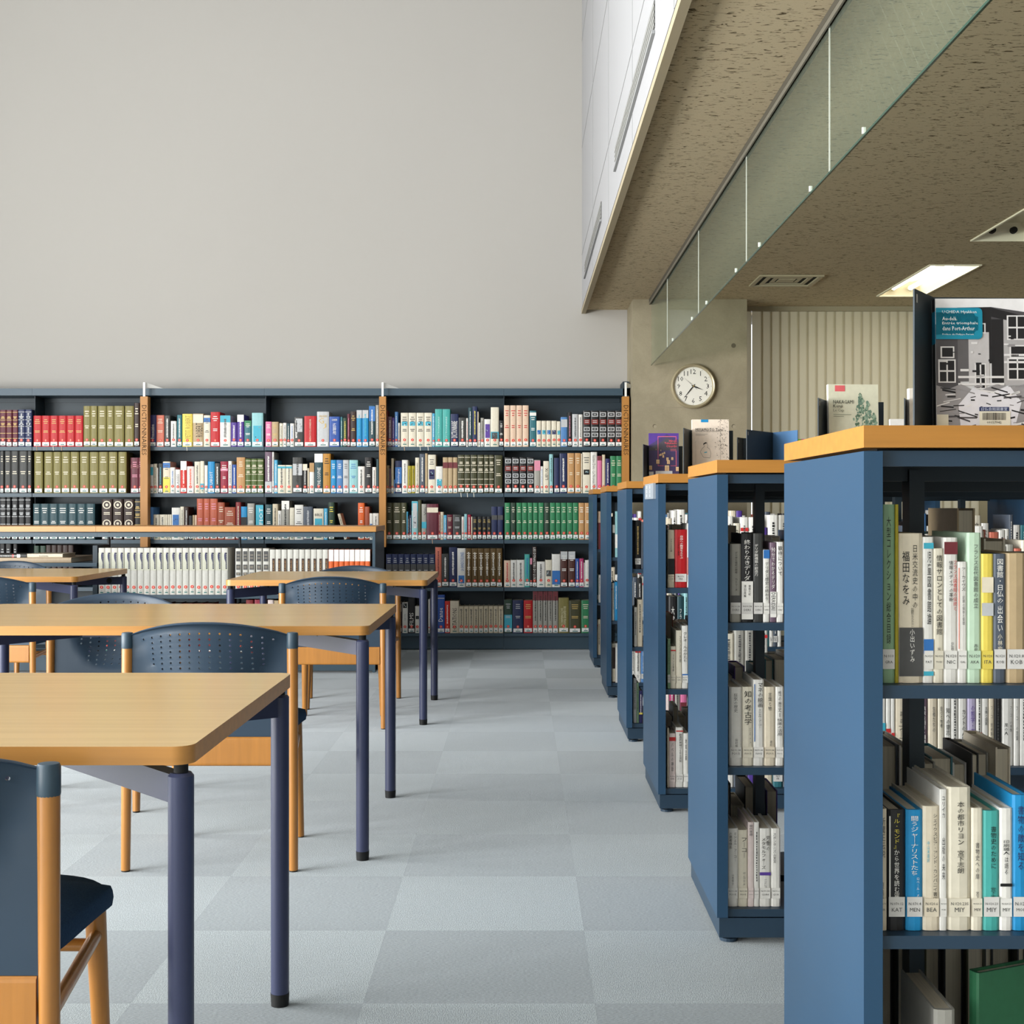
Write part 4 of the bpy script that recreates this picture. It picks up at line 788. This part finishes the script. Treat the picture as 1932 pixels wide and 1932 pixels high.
grow(2, 1, '1259.6,1265,1205.7,sage,td@N.373/MO;1265.4,1275.4,1220,ivory,xr.89-.92+jd,0,.4,.8,.3,フランス革命@N.373/NIS;1275.8,1286.8,1190,ivory,jd,.2,.45,.9,.3,フランスの学校@N.372/SAS;1287,1298.6,1181,white,jk,0,.42,.9,.6,クレオールのかたち+xb.17-.23@N.377/KUR', G3b, .03)
grow(2, 2, '1259,1262.3,1374,cream,;1262.6,1275,1384,pale_pink,xr.86-.93+jd,0,.3,.83,.34,バベルの神話@N.306/NAK;1275.3,1289.4,1373,white,xr.93-.95+jk,.12,.42,.9,.4,創造的地域づくりと文化@N.306/SUZ;1289.7,1299,1384,white,jd,0,.5,.9,.4,地域主義@N.306', G3c, .03)
grow(3, 0, '1197.8,1209.6,982,black,tg@N.306/FR;1210,1214,985,slate,', 'fourth blue shelf upper row', .03)
grow(3, 1, '1196.4,1202.3,1146,white,td;1202.6,1212.7,1131.5,cream,td', 'fourth blue shelf middle row', .03)
grow(3, 1, '1262,1277.4,1126,black,jw,0,.28,.8,.4,大学史;1278,1290.6,1126,dark_teal,jw,0,.2,.75,.3,フランスの;1291,1298.5,1115,aqua,tk', 'fourth blue shelf middle row beyond', .03, o0=6)
grow(3, 2, '1195,1201.3,1280,silver,td;1201.5,1205.6,1288.5,sage,tk;1205.8,1212.5,1303.4,indigo,tw+xy.26-.32', 'fourth blue shelf bottom row', .03)
grow(3, 2, '1257.8,1262.4,1310,pale_pink,;1262.7,1273,1300,magenta,xw.03-.5+tw;1273.6,1283.4,1300,grey,tk;1283.7,1296.4,1300,pink,xm.2-.6', 'fourth blue shelf bottom row beyond', .03, o0=8)
# everything smaller or half hidden: loose filler rows, part of the mass of background books
def filler(gi, si, x0, x1, back=False, hs=(.18, .24), cols=('white', 'white', 'ivory', 'cream', 'grey', 'slate', 'black', 'white', 'steel_blue', 'salmon', 'purple', 'teal')):
    x = x0; Z = GS[gi][si]
    while x < x1-.04:
        w = R.uniform(.012, .038); h = R.uniform(*hs); d = R.uniform(.13, .17); c = R.choice(cols)
        bk = Book(w, h, d, c, R.choice(['td', 'tk', 'xr.8-.85+td', 'jk,0,.4,.9,.4,'+R.choice(['フランスの歴史', '文学の記憶', '社会と文化', '芸術論集'])]) if c in ('white', 'ivory', 'cream', 'grey') else 'tw', 'N|.02|N.9|FR' if R.random() < .5 and not back else '')
        if back: bulk(bk, (x+w/2, GY[gi]+.57-.03, Z+.0006), (0, 0, math.pi))
        else: bulk(bk, (x+w/2, GY[gi]+.032, Z+.0006))
        x += w+.0012+(R.uniform(.03, .1) if R.random() < .05 else 0)
filler(0, 0, .775, 1.15, True, (.16, .21))
for gi, si, x1 in ((0, 0, .722), (0, 1, 1.1), (1, 0, 1.35), (1, 1, 1.5), (1, 2, 1.0), (2, 0, 1.2), (2, 1, .9), (2, 2, .9)): filler(gi, si, GX+.03, x1, True, (.17, .235) if gi else (.16, .21))
filler(1, 0, .70, 1.4); filler(2, 0, .64, 1.8, hs=(.19, .26)); filler(3, 0, .56, 2.0, hs=(.18, .27)); filler(4, 0, .56, 2.2, hs=(.18, .26)); filler(5, 0, .53, 2.2)
filler(1, 2, .70, 1.1); filler(2, 2, .65, 1.1); filler(2, 1, .66, 1.2)
for si in (1, 2): filler(4, si, .51, 1.3, hs=(.2, .25)); filler(5, si, .51, 1.2); filler(3, si, .80, 1.3)
filler(0, 2, GX+.03, 1.1, True, (.27, .31), ('charcoal', 'black', 'dark_olive'));  # dark covers carry the deep shade of the bottom shelf
grow(4, 0, '1155.5,1160,975,black,xw.6-.8;1160.3,1166,965,aqua,xw.2-.5', 'fifth blue shelf upper row', .02, hi=0)
grow(4, 1, '1155.5,1159,1103,white,tk;1159.3,1166,1098,cyan,tw', 'fifth blue shelf middle row', .02, hi=0)
grow(4, 2, '1155.5,1161,1222,coffee,xc.03-.4;1161.3,1166,1222,white,', 'fifth blue shelf bottom row', .02, hi=0)
grow(5, 0, '1128,1133.5,965,peach,xm.0-.7', 'sixth blue shelf upper row', .02, hi=0); grow(5, 1, '1129,1133.5,1085,white,tk', 'sixth blue shelf middle row', .02, hi=0); grow(5, 2, '1128,1133.5,1170,cream,tk', 'sixth blue shelf bottom row', .02, hi=0)
# big covers on the nearest shelf: tan and white boards behind the upper row, green folder below
def plain(name_label, w, h, d, colr, loc, rot=None, cat='book', deco='', lab=''):
    return Book(w, h, d, colr, deco, lab).place(loc, rot, name_label, 'book', 'book', 'odd books on the blue shelves')
plain('tall khaki book behind the upper row of the nearest blue shelf', .03, .248, .165, 'khaki', (.745, GY[0]+.57-.035, .8206), (0, 0, math.pi), deco='')
plain('large dark green book turned cover outward, low in the nearest blue shelf', .02, .30, .21, 'dark_moss', (.662, GY[0]+.09, .0906), (0, 0, math.radians(-66)))
plain('slim grey book standing in the dark bottom of the nearest blue shelf', .03, .262, .17, 'grey', (.606, GY[0]+.04, .0906))
# ------------------------------------------------------------------ lying and leaning books elsewhere
def lying(label, X0, X1, z, th, d, colr, y, deco=''):
    bk = Book(th, X1-X0, d, colr, deco, '')
    return bk.place((X0, y, z+th/2), (0, P2, 0), label, 'book', 'book', 'books lying flat on the low bookshelf')
zl = .7096; yy = YL+.02
lying('large tan atlas lying flat, lowest on the low bookshelf', px(-70, yy), px(134, yy), zl, .033, .5, '#a8957c', yy)
lying('cream book lying flat on top of the tan atlas', px(49.5, yy), px(117, yy), zl+.0336, .0235, .26, 'cream', yy+.01, '^#8a8272,90,.1,.35,.6,.4,FLANDRE')
lying('dark grey book lying flat beside the cream one on the atlas', px(-40, yy), px(49, yy), zl+.0336, .021, .24, 'charcoal', yy+.005, 'xr.70-.735+xw.80-.87+tw')
lying('blue book with white sticker lying in the low bookshelf by the table', px(118, YL+.05), px(172, YL+.05), .505 if False else .1336, .03, .2, 'navy', YL+.05, 'xw.68-.86+xr.58-.66')
b = Book(.021, .198, .16, 'beige', 'td', 'w'); b.place((px(652, YB), YB+.01, SH[2]+.0032), (0, math.radians(-15), 0), 'brown book leaning left, alone in a gap on the third wall shelf', 'book', 'book', 'leaning books')
# ------------------------------------------------------------------ choose the largest books as single things, merge the rest
BOOKS.sort(key=lambda q: -q[0])
LIMIT = 312
for n, (a, bk, loc, lb, gp, rib) in enumerate(BOOKS):
    if n < LIMIT and a > 0: bk.place(loc, None, lb, 'book', 'book', gp, rib)
    else: bulk(bk, loc)
o = BULK.build('background_books'); tag(o, 'the many small and half hidden books filling the shelves behind the others', 'books', None, 'stuff')
print('BOOKS', len(BOOKS), 'cut area', BOOKS[min(LIMIT, len(BOOKS)-1)][0])
# ------------------------------------------------------------------ display stands and the books shown on them
def stand(label, gi, xl, xf_, xr, yl, yf, yr, h, empty=False):
    """two upright plates meeting in a fold; x in pixels at depth y"""
    z = 1.185; t = thing('display_stand', label, 'book stand', (px(xf_, yf), yf, z), 0, 'folded steel display stands')
    def plate(name, xa, ya, xb, yb, mat):
        a = Vector((px(xa, ya)-px(xf_, yf), ya-yf, 0)); c = Vector((px(xb, yb)-px(xf_, yf), yb-yf, 0)); d = (c-a).normalized(); n = Vector((-d.y, d.x, 0))*.0012
        MB().add([a-n, c-n, c+n, a+n]+[p+Vector((0, 0, h)) for p in (a-n, c-n, c+n, a+n)], [(0,3,2,1),(4,5,6,7),(0,1,5,4),(1,2,6,5),(2,3,7,6),(3,0,4,7)], mat).build(name, t)
        return a, d, n
    a, d, n = plate('side_plate', xl, yl, xf_, yf, standm)
    if yl < yf+.3:
        p = a+d*.008-n*1.4+Vector((0, 0, h-.02)); q = d*.006
        MB().add([p, p+q, p+q+Vector((0, 0, .013)), p+Vector((0, 0, .013))], [(0,1,2,3)], '#c9c9c4').build('hole_tab', t)
    plate('back_plate', xf_, yf, xr, yr, standlit if empty else standm)
    if empty: MB().add([(-.028, -.035, 0), (.045, -.05, 0), (0, -.004, .045)], [(0, 1, 2)], standlit).build('gusset', t)
    return t
stand('dark folded stand holding the black and white photo book', 0, 1724, 1760, 2010, 2.055, 2.14, 2.155, .218)
stand('dark display stand holding the pale green landscape book', 1, 1543.5, 1566, 1667, 3.55, 3.70, 3.70, .172)
stand('dark display stand holding the cream book with leaf drawing', 2, 1289.5, 1308, 1383, 4.90, 5.08, 5.08, .171)
stand('dark display stand holding the purple lantern book', 3, 1213.4, 1226, 1288, 6.30, 6.50, 6.50, .176)
stand('empty folded stand with a blue lit plate on the wooden top', 2, 1408.5, 1458, 1505, 4.92, 5.12, 4.95, .166, True)
stand('narrow dark stand just right of the leaf drawing book', 2, 1391, 1402, 1408, 5.16, 5.22, 5.22, .15)
stand('narrow dark stand with a slim white book, behind the tall photo book stand', 1, 1706.5, 1716, 1800, 3.56, 3.72, 3.72, .172)
def shown(label, gi, x0, x1, ytop, Y, th, cover, art, tilt=-4, yaw=0, spine=None, va=0., vb=1.):
    z = 1.1855; w = px(x1, Y)-px(x0, Y); h = pz(ytop, Y)-z
    mb = MB().box(0, w, 0, .0015, 0, h, cover).box(0, w, th-.0015, th, 0, h, cover).box(0, .0015, .0015, th-.0015, 0, h, spine or cover)
    o = mb
    def vv(v): return v if v in (0, 1) else va+vb*v
    def rect(u0, u1, v0, v1, mat, k=1):
        v0, v1 = vv(v0), vv(v1); mb.add([(u0*w, -.0003*k, v0*h), (u1*w, -.0003*k, v0*h), (u1*w, -.0003*k, v1*h), (u0*w, -.0003*k, v1*h)], [(0,1,2,3)], mat)
    def poly(pts, mat, k=1): mb.add([(u*w, -.0003*k, vv(v)*h) for u, v in pts], [tuple(range(len(pts)))], mat)
    def tx(body, u0, u1, v0, v1, mat, k=3): text(mb, body, (u0+u1)/2*w, vv((v0+v1)/2)*h, (u1-u0)*w, (v1-v0)*h, mat, -.0003*k, 0, .0, True)
    art(rect, poly, tx, mb, w, h)
    ob = mb.build('book', loc=(px(x0, Y), Y, z)); ob.rotation_euler = (math.radians(tilt), 0, math.radians(yaw))
    MB().box(.0018, w-.003, .0016, th-.0016, .002, h-.002, page).build('page_block', ob)
    return tag(ob, label, 'book', 'books displayed face out on the shelf tops')
def art_photo(rect, poly, tx, mb, w, h):
    r = random.Random(5); K, D, L, G = '#1c1b1e', '#4a484b', '#d9d8d8', '#8b898b'
    rect(0, 1, .70, 1, '#e3e2e3'); poly([(.18, .5), (.18, .93), (.46, .935), (.46, .5)], K, 2); poly([(.46, .935), (1, .86), (1, .5), (.46, .5)], D, 2)
    poly([(.46, .93), (1, .80), (1, .74), (.46, .86)], K, 3); rect(0, .2, .30, .80, D, 2); rect(.18, .27, .36, .72, '#5d5b5d', 3); rect(.27, .44, .33, .74, '#bcbabb', 3); rect(.46, .56, .35, .84, K, 3)
    rect(.56, .80, .33, .84, '#a9a7a8', 3); rect(.80, 1, .33, .78, '#777577', 3)
    for u0, u1, v0, v1 in ((.60,.74,.69,.86),(.62,.74,.55,.63),(.60,.74,.38,.53),(.05,.14,.55,.62),(.03,.15,.36,.52),(.30,.40,.74,.80),(.33,.40,.31,.49),(.84,.93,.62,.74),(.84,.90,.42,.53),(.93,.99,.42,.55)):
        rect(u0-.012, u1+.012, v0-.01, v1+.01, L, 4); rect(u0, u1, v0, v1, K, 5)
        if v1-v0 > .1: rect((u0+u1)/2-.006, (u0+u1)/2+.006, v0, v1, L, 6); rect(u0, u1, (v0+v1)/2-.006, (v0+v1)/2+.006, L, 6)
    for v in (.50, .555, .33, .385): rect(.56 if v > .4 else .18, .80 if v > .4 else .56, v, v+.017, L, 6)
    for _ in range(26): u, v = r.uniform(0, .95), r.uniform(.36, .72); rect(u, u+r.uniform(.02, .07), v, v+r.uniform(.006, .02), r.choice([K, L, G]), 6)
    poly([(0, 0), (0, .33), (.1, .30), (.2, .34), (.33, .28), (.5, .34), (.62, .31), (.8, .36), (1, .30), (1, 0)], '#8f8d8f', 6)
    poly([(.2, 0), (.18, .18), (.3, .31), (.44, .27), (.6, .33), (.7, .2), (.63, 0)], '#d6d6dc', 7)
    for _ in range(70):
        u, v = r.uniform(0, .96), r.uniform(.01, .34); an = r.uniform(-.6, .6); l = r.uniform(.02, .16); q = r.uniform(.004, .016)
        if .2 < u < .6 and v < .22 and r.random() < .8: l *= .3
        poly([(u, v), (min(1, u+l), v+l*an*.6), (min(1, u+l), v+l*an*.6+q), (u, v+q)], r.choice([K, K, D, L, G]), 8)
    T = '#0f86a2'; rect(.0, .35, .685, .927, T, 9); rect(0, .384, .72, .892, T, 9)
    for cx, cy in ((.349, .892), (.349, .72)): poly([(cx+.035*math.cos(math.pi/6*k), cy+.035*math.sin(math.pi/6*k)) for k in range(12)], T, 9.5)
    for body, u0, u1, v0, v1 in (('UCHIDA Hyakken', .052, .335, .879, .906), ('Au-delà.', .052, .175, .83, .857), ('Entrée triomphale', .052, .345, .793, .819), ('dans Port-Arthur', .052, .32, .753, .783), ('Préface de Philippe Forest', .052, .31, .713, .728)): tx(body, u0, u1, v0, v1, '#e8f3f4', 11)
    rect(.35, .594, .13, .162, '#1d2c5c', 9); tx('日仏会館図書室', .365, .58, .135, .158, '#c9d3e6', 11); rect(.35, .605, .0, .13, '#dedbc9', 9)
    u = .375
    while u < .568: q = r.choice([.0022, .0022, .0045]); rect(u, u+q, .062, .118, K, 10); u += q+r.choice([.0025, .004])
    tx('09157942', .41, .53, .036, .052, K, 11); rect(0, .095, 0, .105, '#cfcbb8', 9)
    mb.box(-.0006, 0, 0, .016, .665*h, .905*h, '#0d6f90')
shown('black and white photo book with teal title box on the nearest shelf top', 0, 1767, 1996, 562, 2.095, .018, '#cfcfd0', art_photo, -2, 0, '#1a1a1c', .035, .965)
def art_tree(rect, poly, tx, mb, w, h):
    r = random.Random(3); rect(0, 1, 0, 1, '#d3d3bd', 1); rect(.13, .33, .91, .985, '#d9646a', 3)
    rect(.0, 1, 0, .34, '#c9c6a6', 1.5)
    for _ in range(260):
        pu, pv, sp = r.choice(((.64, .88, .20), (.64, .88, .20), (.78, .78, .16), (.90, .64, .12))); t = r.random(); v = pv-(pv-.34)*t; u = pu+(r.random()-.5)*2*sp*(t**.7)*r.choice((1, 1, .6)); q = r.uniform(.010, .028)
        u = min(.95, max(.3, u)); poly([(u+q*1.2*math.cos(k*math.pi/4)*r.uniform(.6, 1.1), v+q*math.sin(k*math.pi/4)*r.uniform(.6, 1.1)) for k in range(8)], r.choice(['#64806f', '#6f8a7a', '#87a08b', '#57735f', '#96ab96']), 2+_*.005)
    tx('NAKAGAMI', .09, .50, .755, .80, '#31372f', 6); tx('Kenji', .09, .275, .695, .745, '#31372f', 6); tx('Le Cap', .09, .30, .645, .69, '#6e7466', 6)
    rect(.09, .45, .615, .621, '#8a907e', 6); rect(.09, .30, .592, .598, '#8a907e', 6)
shown('pale green landscape book with red tag on the second shelf top', 1, 1565, 1661, 724, 3.60, .016, '#d3d3bd', art_tree, -3, 4, '#e8e6dc')
def art_leaf(rect, poly, tx, mb, w, h):
    r = random.Random(9); rect(0, 1, 0, 1, '#e2d4c4', 1); rect(.24, .44, .95, 1, '#1b86bd', 2); rect(.76, .765, .0, 1, '#6b625a', 2); rect(.09, .094, .05, .62, '#9a9086', 2)
    tx('MIYAMOTO Teru', .09, .82, .79, .845, '#1c1a1a', 5); tx("RIVIÈRE AUX LUCIOLES", .09, .72, .775, .812, '#8d857c', 5); rect(.09, .42, .735, .742, '#a59c92', 4); rect(.09, .35, .715, .722, '#a59c92', 4)
    for _ in range(150):
        u = r.gauss(.82, .13); v = r.random()
        if not (.56 < u < .98) or (v < .2 and r.random() < .5): continue
        q = r.uniform(.008, .026); a = r.uniform(-.8, .8); poly([(u, v), (u+q, v+q*a), (u+q*1.3, v+q*a+.006), (u+.004, v+.01)], '#2a2725', 3)
    fu = lambda p: [(a, .27+b*.58) for a, b in p]
    pts = [(.30, .10), (.22, .26), (.27, .36), (.33, .42), (.31, .50), (.40, .52), (.42, .44), (.40, .40), (.47, .34), (.50, .22), (.48, .08)]
    pts = fu(pts)
    for a, b in zip(pts, pts[1:]+pts[:1]):
        d = Vector((b[0]-a[0], b[1]-a[1], 0)).normalized(); n = (-d.y*.006, d.x*.006); poly([a, b, (b[0]+n[0], b[1]+n[1]), (a[0]+n[0], a[1]+n[1])], '#55534f', 3)
    poly(fu([(.30, .47), (.30, .52), (.36, .56), (.41, .545), (.36, .52)]), '#2a2725', 4); poly(fu([(.32, .25), (.40, .27), (.40, .24), (.33, .225)]), '#3fa6bd', 4); rect(.5, .7, .21, .225, '#4c5b78', 4)
shown('cream book with leaf drawing and blue tag on the third shelf top', 2, 1306.5, 1376, 791, 5.0, .022, '#e2d4c4', art_leaf, -3, 0, '#ddd0c0')
def art_lantern(rect, poly, tx, mb, w, h):
    rect(0, 1, 0, 1, '#463c66', 1); poly([(0, .72), (.2, .80), (.35, .88), (.6, .97), (1, .85), (1, 1), (0, 1)], '#52378c', 2)
    poly([(0, .64), (.2, .72), (.38, .78), (.6, .90), (.7, .86), (1, .78), (1, .6), (0, .6)], '#4a4650', 2.5)
    P = '#d8657c'
    for u0, u1, v0, v1 in ((.30,.315,.25,.92),(.30,.92,.915,.93),(.90,.92,.84,.92),(.90,.92,.22,.60),(.30,.5,.24,.25),(.72,.9,.24,.25)): rect(u0, u1, v0, v1, P, 3)
    for tx_, u0, v0, v1 in (('Hiroki', .68, .80, .845), ('Takahashi', .52, .75, .79), ('Okuribi', .58, .675, .725)): tx(tx_, u0, .93, v0, v1, '#ef5a6a', 5)
    rect(.72, .92, .62, .63, P, 4); rect(.72, .92, .59, .60, P, 4)
    for u, v, q in ((.05,.2,.12),(.60,.19,.16),(.95,.17,.12),(.30,.34,.12),(.65,.33,.11),(.62,.40,.09),(.78,.41,.08),(.48,.46,.07),(.40,.50,.06),(.46,.52,.06),(.52,.54,.06),(.36,.49,.05),(.24,.62,.03),(.40,.60,.035)):
        a, b = max(0, u-q/2), min(1, u+q/2); rect(a, b, v-q*.45, v+q*.45, '#3a2f30', 4+v); rect(a+.008, b-.008, v-q*.40, v+q*.40, '#efc99a', 5+v*.5+.2); rect((a+b)/2-.004, (a+b)/2+.004, v-q*.40, v+q*.3, '#5a4336', 5.5+v*.5+.3); rect(a+.008, b-.008, v+q*.26, v+q*.40, '#f6dcb4', 5.4+v*.5+.3)
    rect(0, .15, 0, .11, '#dfe0e4', 7); rect(.22, .78, .0, .125, '#dfe0e4', 7)
shown('purple book with paper lanterns on the fourth shelf top', 3, 1224.5, 1281, 817, 6.42, .014, '#463c66', art_lantern, -3, 0, '#52378c', .12, .88)
def art_plain(rect, poly, tx, mb, w, h): rect(.35, .75, .93, .985, '#e06a2c', 2); rect(0, 1, 0, .9, '#d9d8d2', 1)
shown('small white book with orange tag glimpsed between shelf tops', 2, 1681, 1760, 790, 4.95, .018, '#dcdbd6', art_plain, -3)
def art_none(rect, poly, tx, mb, w, h): rect(.02, .98, .02, .98, '#e6e0d4', 1)
shown('white book beside the narrow dark stand, mostly hidden by the photo book stand', 1, 1717, 1800, 732, 3.58, .018, '#e8e4da', art_none, -2, 3)
def art_gp(rect, poly, tx, mb, w, h): rect(0, .35, 0, 1, '#79ad3f', 1); rect(.42, 1, 0, 1, '#c85a9a', 1)
shown('green and pink booklet peeking over the second shelf top', 2, 1503, 1530, 828, 5.2, .01, '#c85a9a', art_gp, -3)
